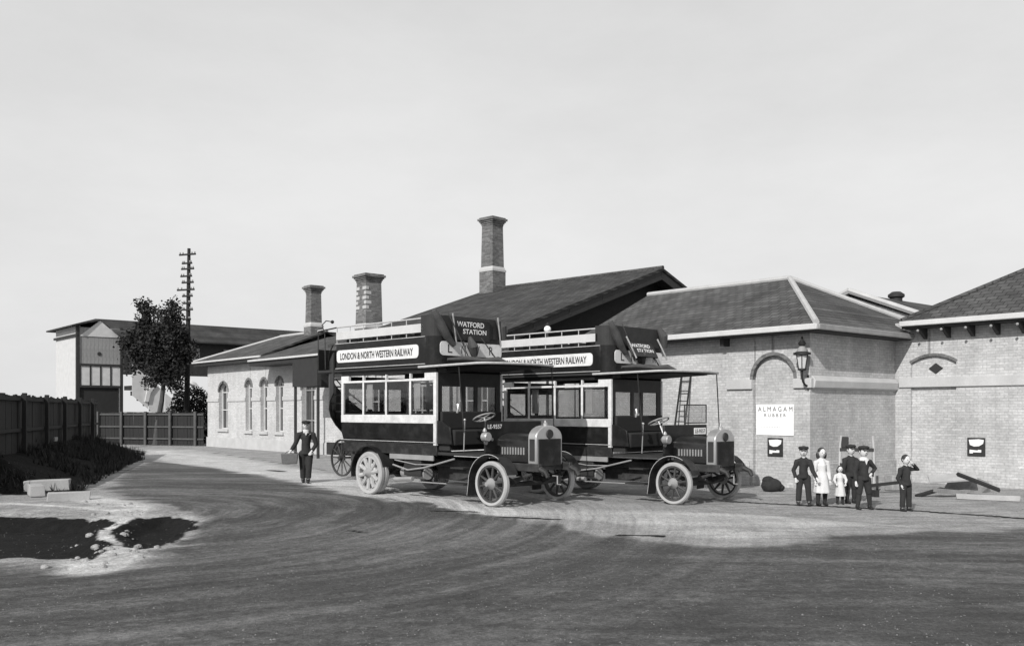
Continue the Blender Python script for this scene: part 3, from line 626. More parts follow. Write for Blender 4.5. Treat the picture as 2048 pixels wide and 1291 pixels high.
# covered stair coming down to the right, in pale panels under a rounded roof
E7 = empty('covered_stair', (F0[0]+.648*.3+.762*3.0, F0[1]-.762*.3+.648*3.0, 0), BA, 'pale covered stair with rounded roof behind the dark tree', 'stairway')
m = MB()
for k in range(11): m.box(-.3, 1.3, k*.42, (k+1)*.42, max(0, 3.7-k*.36)-.3, 3.7-k*.36)
m.build('step', 'dark', E7)
for k in range(4):
    a = k*1.12; b_ = a+1.06; za_ = 3.75-a*.86; zb_ = 3.75-b_*.86
    MB().prism([(a, za_-.7), (b_, zb_-.7), (b_, zb_+1.4), (a, za_+1.4)], 'x', 1.32, 1.37).build('panel', 'offwhite', E7)
m = MB()
for s_ in range(8):
    t0 = math.pi*(1-s_/8)/1.0; t1 = math.pi*(1-(s_+1)/8)
    m.prism([(2.9+2.1*math.cos(t0), 2.6+1.9*math.sin(t0)), (2.9+2.1*math.cos(t1), 2.6+1.9*math.sin(t1)), (2.9+1.85*math.cos(t1), 2.6+1.65*math.sin(t1)), (2.9+1.85*math.cos(t0), 2.6+1.65*math.sin(t0))], 'x', .9, 1.5)
m.build('curved_roof', 'offwhite', E7)

# ------------------------------------------------------------------ telegraph pole
te = empty('telegraph_pole', ((378-1024)/1850*58, 58, 0), R(-20), 'tall telegraph pole with many short crossarms rising beside the dark tree', 'telegraph pole')
ph = 12.15
m = MB(); m.tube([(-.25, 0, -.3), (-.1, 0, 5), (0, 0, ph)], [.2, .16, .1], 10); m.build('mast', 'woodd', te)
arms = [(11.75, .62, .62), (11.2, .4, .35), (10.85, .45, .5), (10.4, .5, .35), (10.0, .4, .48), (9.55, .75, .55), (9.15, .35, .42), (8.7, .3, .3), (8.3, .35, .45), (7.7, .3, .3)]
for z, l_, r_ in arms:
    xo = -.1*(1-(z-5)/7)
    ao = B(xo-l_, xo+r_, -.18, -.1, z-.05, z+.05).build('crossarm', 'woodd', te)
    m = MB()
    for t_ in (-l_+.06, -l_*.55, r_*.55, r_-.06): m.lathe([(.015, z+.05), (.04, z+.08), (.045, z+.12), (.025, z+.16), (0, z+.17)], (xo+t_, -.14, 0), n=8)
    m.build('insulator', 'greyp', ao)['kind'] = 'stuff'

# ------------------------------------------------------------------ tree
def tree(x, y, blobs, trunk, nleaf, label, name='leafy_tree'):
    e = empty(name, (x, y, 0), 0, label, 'tree')
    m = MB(); m.tube(trunk, [.22, .17, .14, .12, .08][:len(trunk)], 9)
    tp = Vector(trunk[-2])
    for c, r in blobs:
        c = Vector(c); mid = (tp+c)/2+Vector((random.uniform(-.3, .3), random.uniform(-.3, .3), .1))
        m.tube([tp, mid, c], [.09, .06, .02], 6)
        for _ in range(4):
            d = Vector(rng.normal(size=3)); d.normalize(); m.tube([mid, c+d*r[0]*.5, c+d*r[0]*.95], [.035, .02, .008], 5)
    m.build('trunk', 'bark', e)
    vs = []; fs = []
    tot = sum(r[0]*r[1]*r[2] for c, r in blobs)
    for c, r in blobs:
        k = int(nleaf*r[0]*r[1]*r[2]/tot)
        cl = rng.normal(size=(max(k//28, 6), 3)); cl /= np.linalg.norm(cl, axis=1)[:, None]; cl *= rng.uniform(.35, 1.02, (len(cl), 1))
        for q in cl:
            for _ in range(28):
                p = q*np.array(r)+np.array(c)+rng.normal(size=3)*.17
                u = rng.normal(size=3); u /= np.linalg.norm(u); v_ = np.cross(u, rng.normal(size=3)); v_ /= np.linalg.norm(v_); s_ = rng.uniform(.035, .13)
                i = len(vs); vs += [tuple(p+u*s_), tuple(p+v_*s_*.6), tuple(p-u*s_), tuple(p-v_*s_*.6)]; fs.append((i, i+1, i+2, i+3))
    me = bpy.data.meshes.new('crown'); me.from_pydata(vs, [], fs); me.materials.append(M['foliage'])
    o = bpy.data.objects.new('crown', me); COL.objects.link(o); o.parent = e; return e
TY = 56; tx = lambda px: (px-312)/1850*TY; tz = lambda py: CAMH+(822-py)/1850*TY
tb = [((tx(305), 0, tz(690)), (1.9, 1.3, 1.1)), ((tx(262), 0, tz(684)), (.8, 1.0, .6)), ((tx(285), 0, tz(672)), (1.2, 1.0, .5)), ((tx(330), .3, tz(675)), (1.4, 1.0, .6)), ((tx(345), .3, tz(700)), (1.3, 1.0, 1.0)), ((tx(318), .2, tz(742)), (1.0, .9, .8)), ((tx(290), .2, tz(652)), (.75, .8, .5)), ((tx(292), .1, tz(622)), (.75, .7, .55)), ((tx(338), 0, tz(630)), (.85, .8, .75)), ((tx(345), -.2, tz(665)), (.95, .9, .8)),
      ((tx(275), 0, tz(708)), (.75, .8, .8)), ((tx(330), 0, tz(730)), (1.3, 1.1, 1.0)), ((tx(352), 0, tz(760)), (.6, .8, 1.1)), ((tx(270), .3, tz(735)), (.5, .5, .45)), ((tx(365), .2, tz(700)), (.6, .8, .9)), ((tx(295), 0, tz(765)), (.35, .35, .3)), ((tx(345), 0, tz(610)), (.3, .3, .3)), ((tx(282), 0, tz(612)), (.35, .3, .3))]
tree(-712/1850*TY, TY, tb, [(0, 0, -.1), (.1, 0, 1.2), (.35, 0, 2.6), (.5, 0, 4.0), (.45, 0, 5.4)]  , 22000, 'dense dark leafy tree with crooked trunk beside the telegraph pole')
# dark low shrubbery filling the gap beside the offices
def bush(x, y, w_, d_, h_, n_, label, z0=0.):
    vs = []; fs = []
    for _ in range(n_):
        a = rng.uniform(0, 6.283); r_ = rng.uniform(0, 1)**.5; hh = rng.uniform(0, 1)
        p = np.array([math.cos(a)*r_*w_, math.sin(a)*r_*d_, z0+hh*h_*math.sqrt(max(0, 1.05-r_*r_))])+rng.normal(size=3)*.05
        u = rng.normal(size=3); u /= np.linalg.norm(u); v_ = np.cross(u, rng.normal(size=3)); v_ /= np.linalg.norm(v_); s_ = rng.uniform(.06, .13)
        i = len(vs); vs += [tuple(p+u*s_), tuple(p+v_*s_*.6), tuple(p-u*s_), tuple(p-v_*s_*.6)]; fs.append((i, i+1, i+2, i+3))
    e = empty('shrub', (x, y, 0), 0, label, 'shrub')
    me = bpy.data.meshes.new('foliage'); me.from_pydata(vs, [], fs); me.materials.append(M['foliage']); o = bpy.data.objects.new('foliage', me); COL.objects.link(o); o.parent = e
    m = MB()
    for k in range(7): a = k*.9; m.tube([(0, 0, -.1), (math.cos(a)*w_*.3, math.sin(a)*d_*.3, h_*.5), (math.cos(a)*w_*.6, math.sin(a)*d_*.6, h_*.8)], [.05, .03, .01], 5)
    m.build('stem', 'bark', o.parent)
bush(-20.3, 59, 2.0, 1.0, 3.5, 8000, 'tall dark bush between the tree and the white offices')

# ------------------------------------------------------------------ fences
def fence(a, b_, top, zb, bwid, mt, label, gap=.015, railside=-1, posts=2.4, rm='wood'):
    ax, ay = a; bx, by = b_; L_ = math.hypot(bx-ax, by-ay); an = math.atan2(by-ay, bx-ax)
    e = empty('board_fence', (ax, ay, 0), an, label, 'fence')
    n_ = int(L_/bwid); vars_ = [B(0, bwid-gap, 0, .025, 0, 1) for _ in range(1)]
    o = None
    for i in range(n_):
        if o is None: o = B(0, bwid-gap, 0, .025, 0, 1).build('board', mt, e, smooth=0)
        else: o = o.copy(); COL.objects.link(o); o.parent = e
        o.location = (i*bwid, random.uniform(-.008, .008), zb); o.scale.z = top-zb+random.uniform(-.03, .03); o.rotation_euler.y = random.uniform(-.006, .006)
    for z in (zb+.35, (top+zb)/2+.1, top-.12):
        B(0, n_*bwid, railside*.08 if railside < 0 else .03, -.009 if railside < 0 else .1, z-.05, z+.05).build('rail', rm, e, bevel=.01)
    p = None
    for k in range(int(L_/posts)+1):
        if p is None: p = B(-.08, .08, -.2, -.085, zb-.2, top+.06).build('post', rm, e, bevel=.01)
        else: p = p.copy(); COL.objects.link(p); p.parent = e
        p.location.x = k*posts
    return e
fence((-12.4, 20.5), (-18.4, 41), 2.42, .2, .24, 'woodd', 'high dark board fence running back along the left edge above the bank', posts=3.2, rm='woodd')
fence((-25.6, 57.4), (-18.15, 54.6), 1.88, -.05, .24, 'woodd', 'low dark board fence with pale rails between the tree and the white offices', posts=1.85, rm='board')

# ------------------------------------------------------------------ weeds on the bank (nobody could count them)
vs = []; fs = []
k = 0
while k < 15000:
    x = rng.uniform(-24, -7.5); y = rng.uniform(21, 44)
    k += 1
    d = sdist(MOUND, np.array([x]), np.array([y]))[0]
    if d < -.1: continue
    c = fbm(np.array([x]), np.array([y]), 77, .8)[0]
    if c < .42: continue
    z = gz(x, y) if k % 3 == 0 or k < 5 else z if abs(x-lx)+abs(y-ly) < 0 else gz(x, y)
    lx, ly = x, y; hh = rng.uniform(.08, .38)*(c*1.6)
    for _ in range(3):
        a = rng.uniform(0, 6.28); l_ = rng.uniform(.05, .2); wv_ = .02
        i = len(vs); vs += [(x-wv_*math.sin(a), y+wv_*math.cos(a), z-.02), (x+wv_*math.sin(a), y-wv_*math.cos(a), z-.02), (x+math.cos(a)*l_, y+math.sin(a)*l_, z+hh)]; fs.append((i, i+1, i+2))
me = bpy.data.meshes.new('weeds'); me.from_pydata(vs, [], fs); me.materials.append(M['weed']); o = bpy.data.objects.new('weeds', me); COL.objects.link(o)
tag(o, 'dark rank weeds and grass covering the bank on the left', 'weeds', kind='stuff')

# loose gravel over the yard
px_ = rng.uniform(-13, 13, 11000); py_ = 7.5+rng.uniform(0, 1, 11000)**1.5*17
dd = sdist(PIT1, px_, py_); zg = ground(px_, py_)[0]; vs = []; fs = []
for x, y, z in zip(px_, py_, zg):
    r_ = rng.uniform(.004, .012)*(1.6 if rng.uniform() < .06 else 1); i = len(vs); a = rng.uniform(0, 6.28); c_, s_ = math.cos(a)*r_, math.sin(a)*r_
    z -= r_*.2; vs += [(x+c_*1.2, y+s_*1.2, z), (x-s_, y+c_, z), (x-c_*1.1, y-s_*1.1, z), (x+s_, y-c_, z), (x+c_*.2, y, z+r_*.9)]; fs += [(i, i+1, i+4), (i+1, i+2, i+4), (i+2, i+3, i+4), (i+3, i, i+4)]
me = bpy.data.meshes.new('gravel'); me.from_pydata(vs, [], fs); me.materials.append(mat('gravel chips', .15, .9, .6, 1.7, 12)); o = bpy.data.objects.new('gravel', me); COL.objects.link(o)
tag(o, 'small loose chips of stone scattered over the earth of the yard', 'gravel', kind='stuff')
# ------------------------------------------------------------------ timber baulks, stones, planks
def baulk(px, py, L_, w_, h_, rz, label, name='timber_baulk', mt='woodl', tilt=0, dz=0):
    x, y = gp(px, py, 0); z = gz(x, y)
    o = MB().obox((0, 0, h_/2), (L_, w_, h_), (0, 0, 0), .12).build(name, mt, bevel=.012); o.location = (x, y, z-.02+dz); o.rotation_euler = (0, tilt, rz); return tag(o, label, 'timber')
baulk(95, 985, .95, .28, .26, .5, 'pale squared baulk lying nearest the left edge below the bank')
baulk(72, 992, .6, .3, .24, -1.0, 'short pale baulk end pointing at the viewer beside the left edge', dz=.05)
baulk(138, 1000, .85, .26, .2, .55, 'pale squared baulk lying farthest right beside the pale track')
baulk(97, 908+28, .5, .2, .14, .1, 'small pale plank lying on the dark bank', dz=.1)
def stone(x, y, r_, label, grp, mt='stonep'):
    m = MB(); m.ball((0, 0, 0), r_, 6, (1, .8, .6)); m.v = [tuple(c*(1+rng.uniform(-.16, .16)) for c in v) for v in m.v]
    o = m.build('stone', mt, None, smooth=0); o.location = (x, y, gz(x, y)+r_*.05); o.rotation_euler.z = rng.uniform(0, 6); return tag(o, label, 'stone', grp)
for i in range(60):
    bx, by = gp(*random.choice([(225, 1010), (245, 1030), (228, 1050), (205, 1068), (235, 1090), (215, 1112), (190, 1125), (240, 1108), (170, 1000)]))
    stone(bx+random.uniform(-.45, .45), by+random.uniform(-.5, .5), random.uniform(.02, .075), 'loose pale stone in the rubble ridge beside the dark pits', 'loose stones in the rubble between the pits')
# pile on the right
def plank(loc, dims, eul, label, mt='wood', name='plank'):
    o = MB().obox((0, 0, 0), dims, (0, 0, 0), .03).build(name, mt, bevel=.006); o.location = loc; o.rotation_euler = eul; return tag(o, label, 'plank')
def gp2(px, py, z=0.): x, y = gp(px, py, -.1+z); return (x, y, -.1+z)
P = gp2
x, y, z = P(1765, 985); plank((x, y, z+.22), (.85, .12, .07), (0, -.12, -.1), 'dark plank propped level between the hatless boy and the boy shading his eyes', 'woodd')
x, y, z = P(1745, 992); plank((x, y, z+.08), (.1, .4, .16), (0, 0, .2), 'short dark block under the propped plank', 'woodd')
x, y, z = P(1790, 980); o = MB().obox((0, 0, .2), (.4, .3, .4), (0, 0, .3), .06).build('stone_block', 'stonep', bevel=.02); o.location = (x, y, z); tag(o, 'white stone block behind the boy shading his eyes', 'block')
x, y, z = P(1860, 992); plank((x, y, z+.1), (.75, .14, .06), (.1, -.22, .25), 'tilted dark plank just right of the boy shading his eyes', 'woodd')
x, y, z = P(1905, 985); plank((x, y, z+.38), (1.1, .36, .05), (.45, -.1, -.35), 'pale board leaning at the top of the plank heap', 'woodl')
x, y, z = P(1900, 992); plank((x, y, z+.12), (.9, .2, .1), (0, .1, .4), 'thick grey plank under the pale board of the heap', 'wood')
x, y, z = P(1950, 990); plank((x, y-.15, z+.34), (1.0, .2, .07), (.2, .38, -.3), 'dark plank sloping down at the right of the heap', 'woodd')
x, y, z = P(1975, 1000); plank((x, y, z+.07), (1.3, .16, .12), (0, 0, -.5), 'long pale plank lying lowest at the right edge', 'woodl')
x, y, z = P(1935, 982)
m = MB(); m.ball((0, 0, 0), .55, 10, (1.1, .7, .72)); m.v = [(a+rng.uniform(-.04, .04), b_+rng.uniform(-.04, .04), max(c, -.05)+rng.uniform(-.02, .02)) for a, b_, c in m.v]
o = m.build('earth_heap', 'wood', smooth=0); o.location = (x, y, z); tag(o, 'low heap of pale spoil under the planks by the right wall', 'heap')
# dark sack by the wall
x, y, z = P(1543, 982)
m = MB(); m.ball((0, 0, .15), .27, 12, (1, .7, .72)); m.ball((-.08, 0, .27), .16, 10, (1, .8, .8)); m.ball((.2, 0, .1), .13, 10, (1, .8, .8))
m.v = [(a+rng.uniform(-.012, .012), b_+rng.uniform(-.012, .012), max(c, 0)) for a, b_, c in m.v]; o = m.build('sack', 'cloth_d'); o.location = (x, y, z); tag(o, 'lumpy black sack slumped against the wall under the poster', 'sack')

# --- ladder against the arch wing
lx_, ly_ = W(-4.15, -.55)
le = empty('ladder', (lx_, ly_, -.1), BA, 'thin wooden ladder leaning on the pale wall behind the right bus canopy', 'ladder')
def lad(t): return (0, .5*t/3.1, t)
m = MB()
for s_ in (-.17, .17): m.tube([(s_*1.15, 0, 0), (s_-.0+.08, .52, 3.15)], .028, 6)
m.build('stile', 'woodd', le)
for k in range(10): zz = .25+k*.3; MB().tube([(-.19+.08*zz/3, .52*zz/3.15, zz), (.19+.08*zz/3, .52*zz/3.15, zz)], .015, 6).build('rung', 'woodd', le)

# --- luggage barrow standing by the side wall
bx, by = W(.75, 1.0)
be = empty('luggage_barrow', (bx, by, -.1), BA+.5, 'upright luggage barrow with curved rails standing behind the children', 'barrow')
for s_ in (-.42, .42): MB().tube([(s_, 0, .1), (s_, .02, .8), (s_*.97, .0, 1.2), (s_*.92, -.05, 1.4)], .03, 8).build('side_rail', 'stone', be)
for zz in (.35, .6, 1.0): B(-.42, .42, -.03, .03, zz, zz+.09).build('cross_slat', 'dark', be, bevel=.005)
B(-.36, .36, -.015, .015, .72, .98).build('back_panel', 'greyp', be)
B(-.38, -.2, -.05, .05, 1.09, 1.38).build('upright_box', 'dark', be, bevel=.02)
for s_ in (-.5, .5):
    MB().lathe([(.16, -.03), (.19, -.03), (.19, .03), (.16, .03)], (s_, -.05, .19), 'x', 18, closed=True).build('wheel', 'blackm', be)

# --- cart behind the near bus
cx_, cy_ = gp(684, 952)
ce = empty('handcart', (cx_, cy_, 0), math.atan2(-.70, .71), 'dark two wheeled cart with thin spoked wheels half hidden behind the left bus', 'cart')
def thinwheel(parent, x, y, r_, mt, ns=12):
    w_ = MB().lathe([(r_-.05, -.025), (r_, -.025), (r_, .025), (r_-.05, .025)], (x, y, r_), 'y', 36, closed=True).build('wheel', mt, parent)
    m = MB()
    for k in range(ns): a = 2*math.pi*k/ns; m.tube([(x, y, r_), (x+math.cos(a)*(r_-.03), y, r_+math.sin(a)*(r_-.03))], [.024, .016], 6)
    m.build('spokes', mt, w_); MB().lathe([(.0, -.12), (.06, -.12), (.08, 0), (.06, .1), (0, .1)], (x, y, r_), 'y', 14).build('hub', mt, w_)
thinwheel(ce, 0, 0, .56, 'blackm'); thinwheel(ce, 0, 1.35, .56, 'blackm')
m = MB(); m.tube([(0, 0, .56), (0, 1.35, .56)], .03, 8); m.build('axle', 'blackm', ce)
m = MB(); m.box(-1.0, .7, .12, 1.22, .62, .72); m.box(-1.0, .7, .12, .17, .72, 1.0); m.box(-1.0, .7, 1.17, 1.22, .72, 1.0); m.build('body', 'dark', ce, bevel=.01)
m = MB(); m.tube([(.7, .25, .68), (1.6, .3, .62)], .03, 6); m.tube([(.7, 1.1, .68), (1.6, 1.05, .62)], .03, 6); m.build('shaft', 'wood', ce)

# --- handcart and crate near the low fence
hx, hy = gp(245, 876)
he = empty('timber_ramp', (hx, hy, 0), R(-25), 'pale sloping loading ramp resting before the low dark fence', 'ramp')
MB().prism([(-1.0, 0), (.9, 0), (.95, .9), (.9, .92)], 'y', 0, .6).build('side', 'greyp', he)
m = MB(); m.obox((0, .3, .5), (2.1, .7, .06), (0, -.44, 0)); m.build('deck', 'woodl', he)
hx, hy = gp(206, 872); o = MB().obox((0, 0, .75), (.55, .5, 1.1), (0, 0, 0)).build('crate', 'greyp', bevel=.02); o.location = (hx, hy, 0); o.rotation_euler.z = .3; tag(o, 'tall grey crate standing at the end of the high board fence', 'crate')

# --- white globe lamp seen over the far bus
gx_, gy_ = (1095-1024)/1850*29, 29
ge = empty('globe_lamp', (gx_, gy_, -.1), 0, 'white globe lamp on a dark post rising behind the right bus top deck', 'lamp')
MB().tube([(0, 0, 0), (0, 0, 4.5)], [.06, .035], 8).build('post', 'blackm', ge)
MB().ball((0, 0, 4.62), .11, 12).build('globe', 'paper', ge)
MB().lathe([(.03, 4.72), (.07, 4.74), (.03, 4.8), (0, 4.84)], n=10).build('cap', 'blackm', ge)

# ------------------------------------------------------------------ the motor buses
def make_bus():
    e = empty('motor_bus', (-.45, 18.9, 0), math.atan2(-.702, .712), 'left double deck open top motor bus nearest the viewer with both rear wheels pale', 'bus', 'open top motor buses in the yard')
    xb, xr = -1.77, -5.29; wd_ = 2.16; y0 = .06; y1 = wd_-.06       # bulkhead, rear, body sides
    # --- wheels
    def wheel(x, y, r_, out, rear):
        n_ = 48; tw = .13 if not rear else .26; s_ = -1 if out < 0 else 1
        t0 = r_-.075 if not rear else r_-.09
        a, b_ = (y, y+tw) if out < 0 else (y-tw, y)
        tmt = 'rubber'
        wo = MB().lathe([(t0-.045, a+.02), (t0, a+.02), (t0, b_-.02), (t0-.045, b_-.02)], (x, 0, r_), 'y', n_, closed=True).build('wheel', 'wheelp' if rear else 'wheeld', e)
        pr = [(t0, a+.01), (r_-.025, a), (r_, a+.035), (r_, b_-.035), (r_-.025, b_), (t0, b_-.01)]
        if rear: mid = (a+b_)/2; pr = [(t0, a+.01), (r_-.02, a), (r_, a+.03), (r_, mid-.025), (r_-.05, mid), (r_, mid+.025), (r_, b_-.03), (r_-.02, b_), (t0, b_-.01)]
        MB().lathe(pr, (x, 0, r_), 'y', n_, closed=True).build('tyre', tmt, wo)
        yo = (a+.05) if out < 0 else (b_-.05)
        ns = 10 if not rear else 10
        for k in range(ns):
            an = 2*math.pi*(k+.3)/ns; c_, sn = math.cos(an), math.sin(an)
            MB().tube([(x+c_*.08, yo, r_+sn*.08), (x+c_*(t0-.03), yo, r_+sn*(t0-.03))], [.034, .024] if not rear else [.042, .06], 8, flat=1.).build('spoke', 'wheelp' if rear else 'wheeld', wo)
        h_ = -s_ * -1
        d = -1 if out < 0 else 1
        MB().lathe([(0, d*.17), (.045, d*.16), (.06, d*.12), (.1, d*.07), (.125, d*.03), (.125, -d*.05), (0, -d*.05)], (x, yo, r_), 'y', 20).build('hub', 'greyp', wo)
        if rear:
            m = MB()
            m.lathe([(.15, 0), (.2, d*.015), (.25, 0)], (x, yo, r_), 'y', 24)
            m.build('brake_ring', 'wheelp', wo)
    wheel(0, 0, .465, -1, False); wheel(0, wd_-.02, .465, 1, False)
    wheel(-4.11, -.02, .5, -1, True); wheel(-4.11, wd_, .5, 1, True)
    # --- chassis
    m = MB()
    for y in (.55, 1.5): m.box(-5.6, .85, y, y+.09, .72, .88)
    for x in (-5.5, -3.4, -2.0, -.6, .55): m.box(x, x+.1, .64, 1.5, .73, .87)
    m.build('chassis_frame', 'blackm', e, bevel=.01)
    for y in (.55, 1.5):
        MB().tube([(.85, y+.045, .78), (1.0, y+.045, .72), (1.06, y+.045, .62)], [.06, .05, .045], 8).build('dumb_iron', 'blackm', e)
        for xc, r0 in ((0.05, .55), (-4.11, .6)):
            m = MB()
            for k in range(5): L_ = r0*(1-.16*k); m.tube([(xc-L_, y+.045, .66-.035*k), (xc, y+.045, .52-.02*k), (xc+L_, y+.045, .66-.035*k)], .028, 6)
            m.build('leaf_spring', 'blackm', e)
    MB().tube([(0, .1, .465), (0, .5, .42), (0, 1.65, .42), (0, wd_-.1, .465)], .05, 8).build('front_axle', 'blackm', e)
    m = MB(); m.tube([(-4.11, .1, .5), (-4.11, wd_-.1, .5)], .07, 10); m.ball((-4.11, 1.05, .5), .24, 12, (1, .8, 1)); m.build('rear_axle', 'blackm', e)
    m = MB(); m.box(-2.5, -1.2, .75, 1.4, .4, .75); m.tube([(-4.1, 1.05, .5), (-2.5, 1.05, .58)], .05, 8); m.build('gearbox', 'blackm', e, bevel=.03)
    m = MB(); m.tube([(-3.2, .35, .55), (-2.3, .3, .55)], .13, 14); m.build('silencer', 'greyp', e)
    m = MB(); m.box(-3.45, -1.9, .1, .14, .86, 1.1); m.build('valance_panel', 'greyp', e, bevel=.01)
    B(-2.95, -2.35, .12, .5, .5, .84).build('battery_box', 'dark', e, bevel=.02)
    m = MB(); m.tube([(-3.3, .09, .73), (-2.75, .08, .63), (-2.2, .08, .7), (-1.2, .1, .93)], .02, 6); m.tube([(-3.25, .1, .84), (-2.5, .1, .76), (-1.9, .1, .78)], .014, 6); m.tube([(-3.2, .06, .4), (-2.55, .06, .44)], .05, 8); m.tube([(-2.6, .06, .38), (-.62, .06, .40)], .014, 6); m.build('brake_rod', 'greyp', e)
    # --- lower body, tumbling in at the foot
    def side(yo, s_):
        m = MB(); m.prism([(yo, 1.68), (yo, 1.45), (yo+s_*.05, 1.28), (yo+s_*.09, 1.24), (yo+s_*.13, 1.26), (yo+s_*.05, 1.68)], 'x', xr, xb); return m
    side(y0, 1).build('rocker_panel', 'black', e); side(y1, -1).build('rocker_panel', 'black', e)
    B(xr, xb+.35, y0+.1, y1-.1, 1.1, 1.24).build('floor', 'dark', e)
    m = MB()
    B(xr, xb, y0+.03, y0+.1, .98, 1.2).build('sill_board', 'blackm', e, bevel=.01)
    for yo, s_ in ((y0, 1), (y1, -1)):
        B(xr-.01, xb+.01, min(yo-s_*.012, yo+s_*.05), max(yo-s_*.012, yo+s_*.05), 1.68, 1.87).build('waist_panel', 'white', e, bevel=.012)
        B(xr, xb, min(yo-s_*.02, yo), max(yo-s_*.02, yo), 1.262, 1.275).build('gold_line', 'wheelp', e)
        # frame: corner posts, three slim pillars, top rail, quarter lights
        m = MB(); ya, yb = sorted((yo-s_*.006, yo+s_*.06))
        m.box(xb-.075, xb+.02, ya, yb, 1.2, 2.8); m.build('corner_post', 'white', e, bevel=.008); B(xr-.01, xr+.075, ya, yb, 1.87, 2.8).build('corner_post', 'white', e, bevel=.008)
        for k in range(1, 4):
            x = xr+(xb-xr)*k/4; B(x-.03, x+.03, ya+.004, yb, 1.87, 2.63).build('pillar', 'white', e, bevel=.006); B(x-.018, x+.018, ya+.004, yb, 2.68, 2.8).build('pillar', 'white', e)
        B(xr+.075, xb-.075, ya+.002, yb, 2.63, 2.68).build('top_rail', 'white', e, bevel=.005)
        B(xr+.075, xr+.3, ya+.003, yb, 2.68, 2.8).build('corner_block', 'white', e); B(xb-.37, xb-.075, ya+.003, yb, 2.68, 2.8).build('corner_block', 'white', e)
        for k in range(4):
            xa = xr+(xb-xr)*k/4+.03; xc = xr+(xb-xr)*(k+1)/4-.03
            fo = MB(); fo.box(xa, xa+.02, yo+s_*.02-.008, yo+s_*.02+.008, 1.87, 2.63); fo.box(xc-.02, xc, yo+s_*.02-.008, yo+s_*.02+.008, 1.87, 2.63); fo.box(xa+.02, xc-.02, yo+s_*.02-.008, yo+s_*.02+.008, 1.87, 1.9)
            w_ = fo.build('window', 'dark', e); B(xa+.02, xc-.02, yo+s_*.025-.003, yo+s_*.025+.003, 1.9, 2.63).build('pane', 'glass', w_)
            if k in (1, 3): B(xa+.02, xa+.24, yo+s_*.08-.005, yo+s_*.08+.005, 2.0, 2.6).build('blind', 'curtain', w_)
        B(xr, xb, min(yo+s_*.02, yo+s_*.07), max(yo+s_*.02, yo+s_*.07), 2.8, 2.9).build('cant_rail', 'black', e)
    # bulkheads with small windows, and inside seats
    def bulk(x, zt):
        m = MB(); m.box(x-.04, x, y0+.07, y1-.07, 1.24, 1.95); m.box(x-.04, x, y0+.07, y1-.07, 2.5, zt)
        for a, b_ in ((y0+.07, .25), (.85, .95), (1.22, 1.32), (1.9, y1-.07)): m.box(x-.039, x-.001, a, b_, 1.95, 2.5)
        m.build('bulkhead', 'black', e); B(x-.025, x-.018, .25, 1.9, 1.95, 2.5).build('pane', 'glass', e)
    bulk(xb-.0, 2.8); bulk(xr+.04, 2.8)
    B(xr+.1, xb-.1, .14, .5, 1.5, 1.62).build('saloon_seat', 'upholst', e, bevel=.02); B(xr+.1, xb-.1, 1.62, 2.0, 1.5, 1.62).build('saloon_seat', 'upholst', e, bevel=.02)
    # --- roof / upper floor
    B(xr-.95, xb-.02, .0, wd_, 2.9, 2.97).build('upper_floor', 'dark', e, bevel=.015)
    uf = -2.31+.0
    # upper side panels
    B(xr-.1, uf+.3, -.03, .02, 2.97, 3.6).build('upper_panel', 'black', e, bevel=.012)
    B(xr-.1, uf+.3, wd_-.02, wd_+.03, 2.97, 3.6).build('upper_panel', 'black', e, bevel=.012)
    for y in (-.045, wd_+.03): B(xr-.11, uf+.3, y, y+.015, 2.985, 3.0).build('gold_line', 'wheelp', e)
    for y in (-.045, wd_+.03): B(xr-.11, uf+.3, y, y+.015, 3.585, 3.6).build('gold_line', 'wheelp', e)
    # curved front corner + front panel
    def rounded(x0_, x1_, z0_, z1_, th, rr_=.28):
        m = MB(); pts = []
        for k in range(9): a = math.pi/2*k/8; pts.append((x1_-rr_+rr_*math.sin(a), -.03+rr_-rr_*math.cos(a)))
        pts = [(x0_, -.03)]+pts; pts2 = [(p[0], wd_-p[1]) for p in pts][::-1]; out = pts+pts2
        inn = []
        for i, p in enumerate(out):
            a = out[max(i-1, 0)]; c = out[min(i+1, len(out)-1)]; d = Vector((c[0]-a[0], c[1]-a[1])).normalized(); inn.append((p[0]-d[1]*th, p[1]+d[0]*th))
        for i in range(len(out)-1): m.prism([out[i], out[i+1], inn[i+1], inn[i]], 'z', z0_, z1_)
        return m
    xf = -1.72
    rounded(uf+.3, xf, 2.97, 3.6, .045).build('front_panel', 'black', e)
    # --- signs
    def rrect(x0_, x1_, z0_, z1_, r_):
        p = []
        for cx2, cz2, a0 in ((x1_-r_, z1_-r_, 0), (x0_+r_, z1_-r_, 90), (x0_+r_, z0_+r_, 180), (x1_-r_, z0_+r_, 270)):
            for k in range(6): a = R(a0+18*k); p.append((cx2+r_*math.cos(a), cz2+r_*math.sin(a)))
        return p
    for side_ in (0, 1):
        m = MB(); ya, yb = (-.047, -.031) if side_ == 0 else (wd_+.031, wd_+.047)
        m.prism(rrect(xr-.05, uf+.08, 3.13, 3.43, .09), 'y', ya, yb); s_ = m.build('sign_board', 'white', e)
        if side_ == 0: text('LONDON & NORTH WESTERN RAILWAY', 2.78, .17, 'lettering', 'ink', s_, (xr+.1, ya, 3.19), (1, 0, 0), (0, 0, 1), .03, .003)
        else: text('LONDON & NORTH WESTERN RAILWAY', 2.78, .17, 'lettering', 'ink', s_, (xr+.1+2.78, yb, 3.195), (-1, 0, 0), (0, 0, 1), .012, .003)
    m = MB(); m.prism(rrect(.14, wd_-.14, 3.18, 3.49, .09), 'x', xf+.001, xf+.016); s_ = m.build('sign_board', 'white', e)
